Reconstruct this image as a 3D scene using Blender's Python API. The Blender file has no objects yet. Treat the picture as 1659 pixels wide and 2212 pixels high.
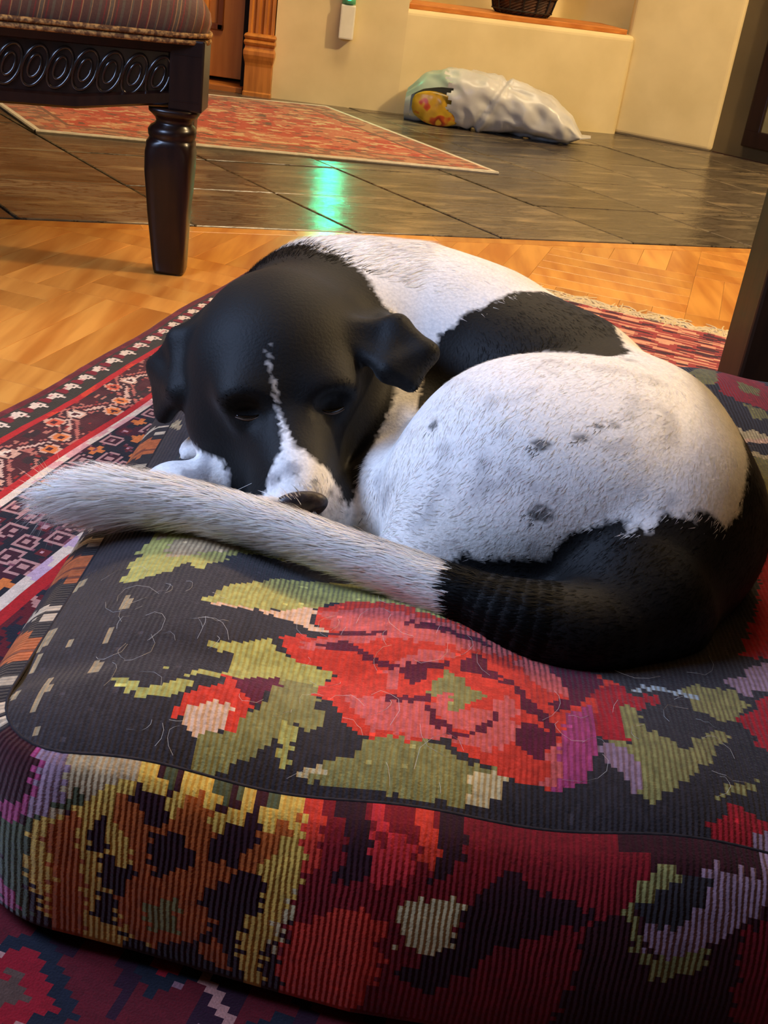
import bpy, bmesh, math, random
import numpy as np
from mathutils import Vector, Matrix

C = bpy.context.scene.collection
scn = bpy.context.scene
PI = math.pi

# ------------------------------------------------------------------ camera
CAM_H, PITCH, ROLL, FPX = 0.55, math.radians(27.0), math.radians(8.06), 2450.0
Fv = Vector((0, math.cos(PITCH), -math.sin(PITCH)))
Rv = Vector((1, 0, 0)); Uv = Rv.cross(Fv)
cr, sr = math.cos(ROLL), math.sin(ROLL)
Rc = cr*Rv + sr*Uv; Uc = -sr*Rv + cr*Uv
cam_data = bpy.data.cameras.new('camera'); cam = bpy.data.objects.new('camera', cam_data); C.objects.link(cam)
cam_data.sensor_fit = 'HORIZONTAL'; cam_data.sensor_width = 36.0; cam_data.lens = 36.0*FPX/1659.0
cam_data.clip_start = 0.02
mw = Matrix.Identity(4)
for i in range(3):
    mw[i][0] = Rc[i]; mw[i][1] = Uc[i]; mw[i][2] = -Fv[i]
mw[2][3] = CAM_H
cam.matrix_world = mw
scn.camera = cam

# ------------------------------------------------------------------ world, lights, exposure
world = bpy.data.worlds.new('room_ambient'); scn.world = world; world.use_nodes = True
bg = world.node_tree.nodes['Background']
bg.inputs['Color'].default_value = (1.0, 0.80, 0.58, 1); bg.inputs['Strength'].default_value = 0.018

def light(name, kind, loc, target, power, color, size=0.2, size_y=None):
    d = bpy.data.lights.new(name, kind); d.energy = power; d.color = color
    if kind == 'AREA':
        d.size = size
        if size_y: d.shape = 'RECTANGLE'; d.size_y = size_y
    else: d.shadow_soft_size = size
    o = bpy.data.objects.new(name, d); C.objects.link(o); o.location = loc
    if target is not None:
        o.rotation_euler = (Vector(target)-Vector(loc)).to_track_quat('-Z', 'Y').to_euler()
    return o
light('warm_lamp', 'POINT', (2.2, 2.15, 2.35), None, 190, (1.0, 0.75, 0.44), 0.09)
light('ceiling_lamp', 'AREA', (0.1, 2.9, 2.6), (0.0, 2.6, 0), 45, (1.0, 0.76, 0.46), 1.0)
light('television_glow', 'AREA', (-1.05, 0.66, 1.0), (0.0, 0.80, 0.15), 19, (0.46, 0.62, 1.0), 0.62, 0.45)
vs = scn.view_settings
vs.view_transform = 'Standard'; vs.look = 'None'; vs.gamma = 1.0; vs.use_curve_mapping = False
vs.exposure = 0.35

# ------------------------------------------------------------------ helpers
def srgb(r, g, b):
    def f(c):
        c = c/255.0
        return c/12.92 if c <= 0.04045 else ((c+0.055)/1.055)**2.4
    return (f(r), f(g), f(b))

def tag(o, label=None, cat=None, group=None, kind=None):
    if label: o['label'] = label
    if cat: o['category'] = cat
    if group: o['group'] = group
    if kind: o['kind'] = kind
    return o

def empty(name, loc=(0, 0, 0), rz=0.0):
    o = bpy.data.objects.new(name, None); C.objects.link(o)
    o.location = loc; o.rotation_euler = (0, 0, rz); o.empty_display_size = 0.05
    return o

def link(name, me, m=None, parent=None):
    o = bpy.data.objects.new(name, me); C.objects.link(o)
    if m is not None and not me.materials: me.materials.append(m)
    if parent is not None: o.parent = parent
    return o

def obj(name, bm, m, parent=None, smooth=False):
    bmesh.ops.recalc_face_normals(bm, faces=bm.faces)
    me = bpy.data.meshes.new(name); bm.to_mesh(me); bm.free()
    if smooth: me.shade_smooth()
    return link(name, me, m, parent)

def mesh_np(name, V, F, m, parent=None, smooth=False, attrs=None, uv=None):
    """V (n,3); F (k,4) or (k,3) index array; attrs: {name:(domain, array)}"""
    V = np.asarray(V, np.float32); F = np.asarray(F, np.int32)
    me = bpy.data.meshes.new(name)
    k, n = F.shape
    me.vertices.add(len(V)); me.vertices.foreach_set('co', V.ravel())
    me.loops.add(k*n); me.loops.foreach_set('vertex_index', F.ravel())
    me.polygons.add(k)
    me.polygons.foreach_set('loop_start', np.arange(0, k*n, n, dtype=np.int32))
    me.update(calc_edges=True); me.validate()
    for a, (dom, arr) in (attrs or {}).items():
        at = me.attributes.new(a, 'FLOAT_COLOR', dom)
        arr = np.asarray(arr, np.float32)
        if arr.shape[1] == 3: arr = np.concatenate([arr, np.ones((len(arr), 1), np.float32)], 1)
        at.data.foreach_set('color', arr.ravel())
    if uv is not None:
        u = me.uv_layers.new(name='UVMap'); u.data.foreach_set('uv', np.asarray(uv, np.float32)[F.ravel()].ravel())
    if smooth: me.shade_smooth()
    return link(name, me, m, parent)

def add_box(bm, lo, hi, bevel=0.0, mat=None):
    r = bmesh.ops.create_cube(bm, size=1.0)
    vsx = r['verts']
    for v in vsx:
        v.co = Vector([lo[i]+(v.co[i]+0.5)*(hi[i]-lo[i]) for i in range(3)])
    if bevel > 0:
        es = list({e for v in vsx for e in v.link_edges})
        rb = bmesh.ops.bevel(bm, geom=es, offset=bevel, segments=2, affect='EDGES', profile=0.6)
        vsx = rb['verts']
    if mat is not None:
        for v in {v for v in bm.verts if v in set(vsx)}: v.co = mat @ v.co
    return vsx

def add_tube(bm, pts, rad, n=8, cap=True):
    pts = [Vector(p) for p in pts]
    if not hasattr(rad, '__len__'): rad = [rad]*len(pts)
    rings = []; up = Vector((0.31, 0.2, 0.93))
    for i, p in enumerate(pts):
        t = (pts[min(i+1, len(pts)-1)]-pts[max(i-1, 0)]).normalized()
        a = t.cross(up)
        if a.length < 1e-4: a = t.cross(Vector((1, 0, 0)))
        a.normalize(); b = t.cross(a)
        rings.append([bm.verts.new(p+rad[i]*(math.cos(2*PI*k/n)*a+math.sin(2*PI*k/n)*b)) for k in range(n)])
    for r0, r1 in zip(rings, rings[1:]):
        for k in range(n): bm.faces.new((r0[k], r0[(k+1) % n], r1[(k+1) % n], r1[k]))
    if cap: bm.faces.new(rings[0]); bm.faces.new(rings[-1])

def add_loft(bm, sections, cap=True):
    """sections: list of lists of 3-D points with equal counts"""
    rings = [[bm.verts.new(p) for p in s] for s in sections]
    n = len(rings[0])
    for r0, r1 in zip(rings, rings[1:]):
        for k in range(n): bm.faces.new((r0[k], r0[(k+1) % n], r1[(k+1) % n], r1[k]))
    if cap: bm.faces.new(rings[0]); bm.faces.new(rings[-1])

def superring(cx, cy, z, hx, hy, e=2.0, n=24):
    out = []
    for k in range(n):
        a = 2*PI*(k+0.5)/n; c, s = math.cos(a), math.sin(a)
        out.append((cx+hx*math.copysign(abs(c)**(2/e), c), cy+hy*math.copysign(abs(s)**(2/e), s), z))
    return out

# ------------------------------------------------------------------ materials
def new_mat(name):
    m = bpy.data.materials.new(name); m.use_nodes = True
    nt = m.node_tree; b = nt.nodes['Principled BSDF']
    return m, nt, b
def N(nt, t, **kw):
    n = nt.nodes.new(t)
    for k, v in kw.items():
        if k in n.inputs: n.inputs[k].default_value = v
        else: setattr(n, k, v)
    return n
def ramp(nt, stops, interp='LINEAR'):
    r = nt.nodes.new('ShaderNodeValToRGB'); e = r.color_ramp.elements; r.color_ramp.interpolation = interp
    while len(e) < len(stops): e.new(0.5)
    for el, (p, c) in zip(e, stops): el.position = p; el.color = (*c, 1)
    return r
def coords(nt, scale=(1, 1, 1), rot=(0, 0, 0), out='Object'):
    tc = nt.nodes.new('ShaderNodeTexCoord'); mp = nt.nodes.new('ShaderNodeMapping')
    mp.inputs['Scale'].default_value = scale; mp.inputs['Rotation'].default_value = rot
    nt.links.new(tc.outputs[out], mp.inputs['Vector']); return mp
def bump(nt, b, src, strength, dist):
    bp = nt.nodes.new('ShaderNodeBump'); bp.inputs['Strength'].default_value = strength; bp.inputs['Distance'].default_value = dist
    nt.links.new(src, bp.inputs['Height']); nt.links.new(bp.outputs['Normal'], b.inputs['Normal'])
def mat_noise(name, c0, c1, scale=10, rough=0.6, stretch=(1, 1, 1), rot=(0, 0, 0), detail=4, bstr=0.0, bdist=0.002, spec=0.4, coat=0.0, rand=0.0, lo=0.35, hi=0.65):
    m, nt, b = new_mat(name)
    mp = coords(nt, stretch, rot)
    no = N(nt, 'ShaderNodeTexNoise', Scale=scale, Detail=detail); nt.links.new(mp.outputs[0], no.inputs['Vector'])
    r = ramp(nt, [(lo, c0), (hi, c1)]); nt.links.new(no.outputs['Fac'], r.inputs[0])
    src = r.outputs[0]
    if rand > 0:
        oi = nt.nodes.new('ShaderNodeObjectInfo'); hv = nt.nodes.new('ShaderNodeHueSaturation')
        mr = N(nt, 'ShaderNodeMapRange'); mr.inputs['To Min'].default_value = 1-rand; mr.inputs['To Max'].default_value = 1+rand
        nt.links.new(oi.outputs['Random'], mr.inputs['Value']); nt.links.new(mr.outputs[0], hv.inputs['Value'])
        nt.links.new(src, hv.inputs['Color']); src = hv.outputs[0]
        ad = nt.nodes.new('ShaderNodeVectorMath'); ad.operation = 'ADD'; nt.links.new(mp.outputs[0], ad.inputs[0])
        sc = nt.nodes.new('ShaderNodeVectorMath'); sc.operation = 'SCALE'; sc.inputs['Scale'].default_value = 37.0
        cb = nt.nodes.new('ShaderNodeCombineXYZ'); nt.links.new(oi.outputs['Random'], cb.inputs[0]); nt.links.new(oi.outputs['Random'], cb.inputs[1])
        nt.links.new(cb.outputs[0], sc.inputs[0]); nt.links.new(sc.outputs[0], ad.inputs[1]); nt.links.new(ad.outputs[0], no.inputs['Vector'])
    nt.links.new(src, b.inputs['Base Color'])
    b.inputs['Roughness'].default_value = rough; b.inputs['Specular IOR Level'].default_value = spec
    if coat: b.inputs['Coat Weight'].default_value = coat; b.inputs['Coat Roughness'].default_value = 0.15
    if bstr: bump(nt, b, no.outputs['Fac'], bstr, bdist)
    return m
def mat_attr(name, rough=0.9, var=0.12, vscale=400, sheen=0.0, ribs=None, bstr=0.5, spec=0.15, fuzz=0.0):
    """colour from the mesh attribute 'pattern' (dyed wool); ribs = (axis index of UV, period in m)"""
    m, nt, b = new_mat(name)
    at = nt.nodes.new('ShaderNodeAttribute'); at.attribute_name = 'pattern'
    mp = coords(nt)
    no = N(nt, 'ShaderNodeTexNoise', Scale=vscale, Detail=3); nt.links.new(mp.outputs[0], no.inputs['Vector'])
    mr = N(nt, 'ShaderNodeMapRange'); mr.inputs['From Min'].default_value = 0.3; mr.inputs['From Max'].default_value = 0.7
    mr.inputs['To Min'].default_value = 1-var; mr.inputs['To Max'].default_value = 1+var; nt.links.new(no.outputs['Fac'], mr.inputs['Value'])
    hs = nt.nodes.new('ShaderNodeHueSaturation'); nt.links.new(at.outputs['Color'], hs.inputs['Color']); nt.links.new(mr.outputs[0], hs.inputs['Value'])
    nt.links.new(hs.outputs[0], b.inputs['Base Color'])
    b.inputs['Roughness'].default_value = rough; b.inputs['Specular IOR Level'].default_value = spec
    if sheen: b.inputs['Sheen Weight'].default_value = sheen; b.inputs['Sheen Roughness'].default_value = 0.5
    if ribs:
        uvn = nt.nodes.new('ShaderNodeUVMap'); sp = nt.nodes.new('ShaderNodeSeparateXYZ'); nt.links.new(uvn.outputs[0], sp.inputs[0])
        n1 = N(nt, 'ShaderNodeTexNoise', Scale=30, Detail=2); nt.links.new(mp.outputs[0], n1.inputs['Vector'])
        w = nt.nodes.new('ShaderNodeMath'); w.operation = 'MULTIPLY_ADD'; w.inputs[1].default_value = 0.004
        nt.links.new(n1.outputs['Fac'], w.inputs[0]); nt.links.new(sp.outputs[ribs[0]], w.inputs[2])
        mu = nt.nodes.new('ShaderNodeMath'); mu.operation = 'MULTIPLY'; mu.inputs[1].default_value = 2*PI/ribs[1]; nt.links.new(w.outputs[0], mu.inputs[0])
        sn = nt.nodes.new('ShaderNodeMath'); sn.operation = 'SINE'; nt.links.new(mu.outputs[0], sn.inputs[0])
        n2 = N(nt, 'ShaderNodeTexNoise', Scale=700, Detail=2); nt.links.new(mp.outputs[0], n2.inputs['Vector'])
        ma = nt.nodes.new('ShaderNodeMath'); ma.operation = 'MULTIPLY_ADD'; ma.inputs[1].default_value = 1.6
        nt.links.new(n2.outputs['Fac'], ma.inputs[0]); nt.links.new(sn.outputs[0], ma.inputs[2])
        bump(nt, b, ma.outputs[0], bstr, 0.0012)
    else:
        bump(nt, b, no.outputs['Fac'], bstr, 0.003)
    return m

M_cream = mat_noise('cream_plaster', srgb(214, 196, 150), srgb(226, 208, 162), 6, 0.85, bstr=0.25, bdist=0.004, spec=0.2)
M_side_dark = mat_noise('dark_side_wall', srgb(92, 80, 58), srgb(102, 88, 64), 6, 0.8, bstr=0.2, spec=0.2)  # darker tone than the cream walls, used on the side wall
M_oak = mat_noise('orange_oak', srgb(172, 104, 36), srgb(206, 134, 56), 9, 0.38, (6, 6, 0.6), bstr=0.08, spec=0.5)
M_board = mat_noise('orange_oak_board', srgb(176, 104, 42), srgb(200, 128, 58), 8, 0.45, (0.5, 6, 6))
M_dark = mat_noise('black_stained_wood', srgb(24, 12, 10), srgb(38, 20, 14), 14, 0.30, (6, 6, 0.7), spec=0.4, coat=0.08)
M_darkmat = mat_noise('dark_brown_wood', srgb(40, 23, 11), srgb(62, 36, 18), 9, 0.5, (5, 5, 0.6))
M_grout = mat_noise('grey_beige_grout', srgb(120, 110, 92), srgb(142, 130, 108), 60, 0.9)
M_sub = mat_noise('dark_parquet_joint', srgb(92, 56, 22), srgb(110, 70, 30), 30, 0.8)
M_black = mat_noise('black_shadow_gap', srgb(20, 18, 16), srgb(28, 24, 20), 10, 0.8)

# ------------------------------------------------------------------ polygon pieces
def clip_half(poly, n, c):
    """keep the part of a 2-D polygon where n.p <= c"""
    out = []
    for i in range(len(poly)):
        a, b = poly[i], poly[(i+1) % len(poly)]
        da, db = n[0]*a[0]+n[1]*a[1]-c, n[0]*b[0]+n[1]*b[1]-c
        if da <= 0: out.append(a)
        if (da < 0 < db) or (db < 0 < da):
            t = da/(da-db); out.append((a[0]+t*(b[0]-a[0]), a[1]+t*(b[1]-a[1])))
    return out
def area2(p): return 0.5*sum(p[i][0]*p[(i+1) % len(p)][1]-p[(i+1) % len(p)][0]*p[i][1] for i in range(len(p)))
def inset(poly, d):
    if area2(poly) < 0: poly = poly[::-1]
    res = poly
    for i in range(len(poly)):
        a, b = poly[i], poly[(i+1) % len(poly)]
        ex, ey = b[0]-a[0], b[1]-a[1]; L = math.hypot(ex, ey)
        if L < 1e-7: continue
        n = (ey/L, -ex/L); res = clip_half(res, n, n[0]*a[0]+n[1]*a[1]-d)
        if len(res) < 3: return []
    return res
def piece(name, poly, z0, z1, gap, bev, m, parent):
    p = inset(poly, gap)
    if len(p) < 3 or abs(area2(p)) < 1e-4: return None
    q = inset(p, bev)
    if len(q) != len(p): q = p
    bm = bmesh.new()
    if q is p: add_loft(bm, [[(x, y, z0) for x, y in p], [(x, y, z1) for x, y in p]])
    else:
        # match vertex order by nearest start
        k = min(range(len(q)), key=lambda i: (q[i][0]-p[0][0])**2+(q[i][1]-p[0][1])**2); q = q[k:]+q[:k]
        add_loft(bm, [[(x, y, z0) for x, y in p], [(x, y, z1-bev*0.6) for x, y in p], [(x, y, z1) for x, y in q]])
    return obj(name, bm, m, parent)
def prism(name, foot, z0, z1, m, bevel=0.0, kind='structure', parent=None):
    bm = bmesh.new(); add_loft(bm, [[(x, y, z0) for x, y in foot], [(x, y, z1) for x, y in foot]])
    bmesh.ops.recalc_face_normals(bm, faces=bm.faces)
    if bevel: bmesh.ops.bevel(bm, geom=list(bm.edges), offset=bevel, segments=4, affect='EDGES', profile=0.5)
    o = obj(name, bm, m, parent)
    if kind and parent is None: o['kind'] = kind
    return o

# ------------------------------------------------------------------ floor: parquet and slate
rnd = random.Random(5)
bm = bmesh.new(); add_box(bm, (-3.2, -1.2, -0.05), (3.4, 5.4, -0.006))
floor = obj('floor', bm, M_grout); floor['kind'] = 'structure'
floor['label'] = 'floor of orange parquet strips meeting dark slate tiles'
M_parq = mat_noise('oak_parquet', srgb(184, 115, 47), srgb(218, 155, 74), 3, 0.30, (9, 1.0, 1), detail=3, spec=0.45, rand=0.13, coat=0.25)
def mat_slate(name='slate', k=1.0):
    m, nt, b = new_mat(name)
    mp = coords(nt, (1, 1, 1), (0, 0, -0.42)); oi = nt.nodes.new('ShaderNodeObjectInfo')
    sc = N(nt, 'ShaderNodeMath', operation='MULTIPLY'); sc.inputs[1].default_value = 61.0; nt.links.new(oi.outputs['Random'], sc.inputs[0])
    st = nt.nodes.new('ShaderNodeMapping'); st.inputs['Scale'].default_value = (1.2, 4.5, 1); nt.links.new(mp.outputs[0], st.inputs['Vector'])
    no = N(nt, 'ShaderNodeTexNoise', noise_dimensions='4D', Scale=4.0, Detail=7, Roughness=0.62); nt.links.new(st.outputs[0], no.inputs['Vector']); nt.links.new(sc.outputs[0], no.inputs['W'])
    r = ramp(nt, [(0.26, srgb(44, 38, 34)), (0.44, srgb(84, 75, 64)), (0.485, srgb(92, 82, 70)), (0.50, srgb(38, 33, 30)), (0.525, srgb(98, 88, 74)), (0.58, srgb(108, 96, 78)), (0.74, srgb(154, 134, 104))]); nt.links.new(no.outputs['Fac'], r.inputs[0])
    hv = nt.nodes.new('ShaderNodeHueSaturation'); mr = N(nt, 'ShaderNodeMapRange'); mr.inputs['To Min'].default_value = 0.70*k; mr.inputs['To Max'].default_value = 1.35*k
    nt.links.new(oi.outputs['Random'], mr.inputs['Value']); nt.links.new(mr.outputs[0], hv.inputs['Value']); nt.links.new(r.outputs[0], hv.inputs['Color'])
    nt.links.new(hv.outputs[0], b.inputs['Base Color'])
    b.inputs['Roughness'].default_value = 0.20; b.inputs['Specular IOR Level'].default_value = 0.6
    bump(nt, b, no.outputs['Fac'], 0.55, 0.012)
    return m
M_slate = mat_slate(); M_slate_lightened = mat_slate('slate_lightened_for_light', 2.1)  # second slate brightened for the lamplit tile at far left
# boundary line: along u at 23.3 degrees, n.p = 2.158
BU = math.radians(23.3); bu = (math.cos(BU), math.sin(BU)); bn = (-math.sin(BU), math.cos(BU)); BC = 2.158
PA = math.radians(-13.6); pu = (math.cos(PA), math.sin(PA)); pv = (-math.sin(PA), math.cos(PA))
RE0 = (-0.4543, 1.187); RD = (math.sin(math.radians(13.3)), math.cos(math.radians(13.3))); RN = (RD[1], -RD[0])   # main rug: edge origin, along, across
def rug_st(p): dx, dy = p[0]-RE0[0], p[1]-RE0[1]; return dx*RN[0]+dy*RN[1], dx*RD[0]+dy*RD[1]
S = 0.30; NF = 5
for i in range(-6, 6):
    for j in range(1, 12):
        o = ((i*S*pu[0]+j*S*pv[0]), (i*S*pu[1]+j*S*pv[1]))
        for k in range(NF):
            w = S/NF
            if (i+j) % 2: rect = [(k*w, 0), ((k+1)*w, 0), ((k+1)*w, S), (k*w, S)]
            else: rect = [(0, k*w), (S, k*w), (S, (k+1)*w), (0, (k+1)*w)]
            poly = [(o[0]+a*pu[0]+b*pv[0], o[1]+a*pu[1]+b*pv[1]) for a, b in rect]
            cx = sum(p[0] for p in poly)/4; cy = sum(p[1] for p in poly)/4
            if not (-1.35 < cx < 1.30 and 0.75 < cy < 2.85): continue
            s, t = rug_st((cx, cy))
            if 0.07 < s < 1.15 and t < 0.74: continue                      # under the rug
            if abs(cx) > 0.45*cy+0.22: continue
            poly = clip_half(poly, bn, BC-0.040)
            if len(poly) < 3: continue
            o2 = piece('parquet_strip', poly, -0.006, -0.0002*rnd.random(), 0.0002, 0.0005, M_parq, floor)
            if o2: 
                pass
for k in range(-5, 8):                                               # border strip of the parquet
    a0, a1 = k*0.30+0.05, (k+1)*0.30+0.05
    poly = [(a*bu[0]+c*bn[0], a*bu[1]+c*bn[1]) for a, c in ((a0, BC-0.039), (a1, BC-0.039), (a1, BC-0.001), (a0, BC-0.001))]
    piece('parquet_border_strip', poly, -0.006, 0.0, 0.0002, 0.0005, M_parq, floor)
XA = math.radians(-51.0); xu = (math.cos(XA), math.sin(XA)); TS = 0.315
kx = TS/math.sin(BU-XA)
for r in range(0, 10):
    for q in range(-12, 9):
        def pt(a, b):
            c = BC+0.002+b*TS; base = (0.62*bu[0]*0+bn[0]*c, bn[1]*c)
            sh = -(b*TS)/math.tan(BU-XA)
            g = a*kx+0.13+sh
            return (base[0]+g*bu[0], base[1]+g*bu[1])
        poly = [pt(q, r), pt(q+1, r), pt(q+1, r+1), pt(q, r+1)]
        cx = sum(p[0] for p in poly)/4; cy = sum(p[1] for p in poly)/4
        if not (-2.2 < cx < 1.8 and 1.6 < cy < 4.75) or abs(cx) > 0.44*cy+0.30: continue
        piece('slate_tile', poly, -0.006, 0.0004+0.0022*rnd.random(), 0.0020, 0.0025, M_slate_lightened if abs(sum(np.sign((poly[(w+1) % 4][0]-poly[w][0])*(2.20-poly[w][1])-(poly[(w+1) % 4][1]-poly[w][1])*(-0.68-poly[w][0])) for w in range(4))) == 4 else M_slate, floor)
# dark joint bed under the parquet
bed = [(-2.6, -1.0), (2.9, -1.0), (2.9, (BC-0.001-bn[0]*2.9)/bn[1]), (-2.6, (BC-0.001+bn[0]*2.6)/bn[1])]
b_ = prism('joint_bed', bed, -0.0062, -0.0045, M_sub, kind=None, parent=floor)

# ------------------------------------------------------------------ walls, ledge, door
pA, pB, pC, pD, pE = (-0.571, 3.985), (-0.15, 4.034), (0.632, 4.312), (0.957, 4.180), (1.62, 3.70)
prism('wall_back', [pA, pB, (-0.15, 4.62), (-0.56, 4.62)], 0, 2.6, M_cream)
_f = [(pB[0], pB[1]), (pC[0], pC[1]-0.022), (0.618, 4.66), (-0.15, 4.60)]
bm = bmesh.new(); add_loft(bm, [[(x, y, 0) for x, y in _f], [(x, y, 0.328) for x, y in _f]])
be = [e for e in bm.edges if all(v.co.z > 0.3 for v in e.verts) and not all(abs(v.co.x+0.15) < 0.01 for v in e.verts) or all(abs(v.co.x-pC[0]) < 0.001 for v in e.verts)]
bmesh.ops.bevel(bm, geom=be, offset=0.017, segments=4, affect='EDGES', profile=0.5)
lg = obj('wall_ledge', bm, M_cream); lg['kind'] = 'structure'
prism('wall_niche', [(-0.16, 4.60), (0.72, 4.66), (0.72, 4.76), (-0.16, 4.72)], 0, 2.6, M_cream)
prism('wall_right', [(0.610, pC[1]+0.012), pD, (1.07, 4.50), (0.72, 4.74), (0.66, 4.70)], 0, 2.6, M_cream, 0.016)
prism('wall_side', [(0.958, 4.196), pE, (1.75, 3.85), (1.06, 4.34)], 0, 2.6, M_side_dark)
prism('baseboard_side', [(0.962, 4.184), (1.615, 3.694), (1.618, 3.701), (0.965, 4.192)], 0, 0.005, M_darkmat)
prism('wall_left', [(-2.3, 3.98), (-1.62, 3.98), (-1.62, 4.3), (-2.3, 4.3)], 0, 2.6, M_cream)
bm = bmesh.new(); add_box(bm, (-2.6, -1.2, 2.62), (2.9, 5.2, 2.72))
ceil = obj('ceiling', bm, M_cream); ceil['kind'] = 'structure'
# oak board on the ledge
dx, dy = pC[0]-pB[0], pC[1]-pB[1]-0.022; L = math.hypot(dx, dy); lu = (dx/L, dy/L); ln = (-lu[1], lu[0])
def lp(a, b): return (pB[0]+a*lu[0]+b*ln[0], pB[1]+a*lu[1]+b*ln[1])
tr = prism('trim_1', [lp(0.01, 0.030), lp(L-0.020, 0.030), lp(L-0.020, 0.26), lp(0.01, 0.26)], 0.328, 0.345, M_board, 0.003)
tr['label'] = 'orange oak board along the top of the low plaster ledge'
# door leaf with its raised panel
door = empty('door_1', (-1.16, 4.10, 0)); door['kind'] = 'structure'
bm = bmesh.new(); add_box(bm, (-0.46, -0.030, 0.034), (0.478, 0.014, 2.05), 0.002); M_door = mat_noise('honey_oak_door', srgb(206, 128, 52), srgb(226, 150, 68), 5, 0.4, (6, 6, 0.6))  # oak albedo raised so the recessed door looks lamplit
obj('door_leaf', bm, M_door, door)
M_oakd = mat_noise('dark_oak_moulding', srgb(120, 62, 20), srgb(140, 78, 28), 9, 0.4, (6, 6, 0.6))
for (a, b) in ((0.18, 0.95), (1.08, 1.92)):
    bm = bmesh.new()
    x0, x1 = -0.36, 0.402
    for lo, hi in (((x0, -0.040, a), (x0+0.022, -0.029, b)), ((x1-0.022, -0.040, a), (x1, -0.029, b)), ((x0, -0.040, a), (x1, -0.029, a+0.022)), ((x0, -0.040, b-0.022), (x1, -0.029, b))): add_box(bm, lo, hi, 0.004)
    obj('panel_moulding', bm, M_oakd, door)
    bm = bmesh.new(); add_box(bm, (x0+0.05, -0.038, a+0.05), (x1-0.05, -0.028, b-0.05), 0.008); obj('door_panel', bm, M_door, door)
prism('trim_2', [(-1.62, 3.985), (-0.668, 3.985), (-0.668, 4.14), (-1.62, 4.14)], 0, 0.020, M_board, 0.003)['label'] = 'worn wooden threshold under the door'
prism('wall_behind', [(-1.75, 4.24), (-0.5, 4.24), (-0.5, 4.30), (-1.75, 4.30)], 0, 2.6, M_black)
# fluted door casing on a moulded plinth block
cas = empty('trim_3', (-0.6165, 3.985, 0)); cas['kind'] = 'structure'; cas['label'] = 'fluted oak door casing on a moulded plinth block'
prof = [(0, 0.022), (0.012, 0.022), (0.016, 0.018), (0.060, 0.018), (0.095, 0.018), (0.105, 0.020), (0.118, 0.026), (0.130, 0.030), (0.142, 0.030), (0.150, 0.024), (0.156, 0.022), (0.162, 0.028), (0.168, 0.031), (0.174, 0.028), (0.177, 0.023), (0.181, 0.028), (0.187, 0.031), (0.193, 0.026), (0.196, 0.014)]
bm = bmesh.new()
add_loft(bm, [[(-0.047-(d-0.022)*0.5, -d, z), (0.047+(d-0.022)*0.5, -d, z), (0.047+(d-0.022)*0.5, 0.06, z), (-0.047-(d-0.022)*0.5, 0.06, z)] for z, d in prof])
obj('plinth_block', bm, M_oak, cas)
bm = bmesh.new(); xs = []
for k in range(49):
    u = k/48.0; x = -0.042+0.084*u
    fl = 0.0
    for c in (0.2, 0.5, 0.8):
        if abs(u-c) < 0.09: fl = 0.006*math.sqrt(1-((u-c)/0.09)**2)
    xs.append((x, -0.015+fl))
ring = xs+[(0.042, 0.05), (-0.042, 0.05)]
add_loft(bm, [[(x, y, 0.19) for x, y in ring], [(x, y, 2.2) for x, y in ring]]); obj('fluted_casing', bm, M_oak, cas)
# dark gap beside the casing (jamb)
prism('trim_4', [(-0.682, 4.02), (-0.664, 4.02), (-0.664, 4.16), (-0.682, 4.16)], 0.0, 2.1, M_black)

# ------------------------------------------------------------------ night light plugged in on the wall
def mat_emit(name, col, strength, base=(0.05, 0.3, 0.18)):
    m, nt, b = new_mat(name); b.inputs['Base Color'].default_value = (*base, 1)
    b.inputs['Emission Color'].default_value = (*col, 1); b.inputs['Emission Strength'].default_value = strength
    return m
M_white = mat_noise('white_plastic', srgb(226, 224, 206), srgb(234, 232, 216), 20, 0.35)
M_green = mat_emit('glowing_green_plastic', (0.0, 1.0, 0.48), 260)
nlx = empty('night_light', (-0.345, 4.016, 0.215)); nlx.rotation_euler = (0, 0, 0.115)
tag(nlx, 'white plug-in night light with glowing green cap on the cream wall', 'night light')
bm = bmesh.new(); add_box(bm, (-0.024, -0.044, 0.0), (0.024, -0.006, 0.104), 0.005); obj('housing', bm, M_white, nlx)
bm = bmesh.new(); add_box(bm, (-0.034, -0.006, -0.010), (0.034, 0.002, 0.13), 0.002); 
M_plate = mat_noise('cream_outlet_plate', srgb(214, 198, 156), srgb(220, 204, 162), 20, 0.5)
bm.free()
bm = bmesh.new(); add_loft(bm, [superring(0, -0.026, 0.106+0.085*t, 0.022*math.sqrt(max(0.02, 1-t*t*0.96))*1.0, 0.0208*math.sqrt(max(0.02, 1-t*t*0.96)), 2.5, 16) for t in (0, .2, .4, .6, .8, .93, 1.0)])
M_gcap = mat_noise('green_plastic', srgb(96, 190, 140), srgb(110, 205, 150), 20, 0.4)
obj('green_cap', bm, M_gcap, nlx, True)['label'] = 'pale green cap'
bm = bmesh.new(); add_loft(bm, [[(0.0150*math.cos(2*PI*k/20), y, 0.148+0.032*math.sin(2*PI*k/20)) for k in range(20)] for y in (-0.034, -0.0469)]); obj('lens_bezel', bm, M_gcap, nlx)
bm = bmesh.new(); bm.faces.new([bm.verts.new((0.013*math.cos(2*PI*k/20), -0.0472, 0.148+0.030*math.sin(2*PI*k/20))) for k in range(20)]); obj('glowing_lens', bm, M_green, nlx)['label'] = 'glowing green lens'

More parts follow.
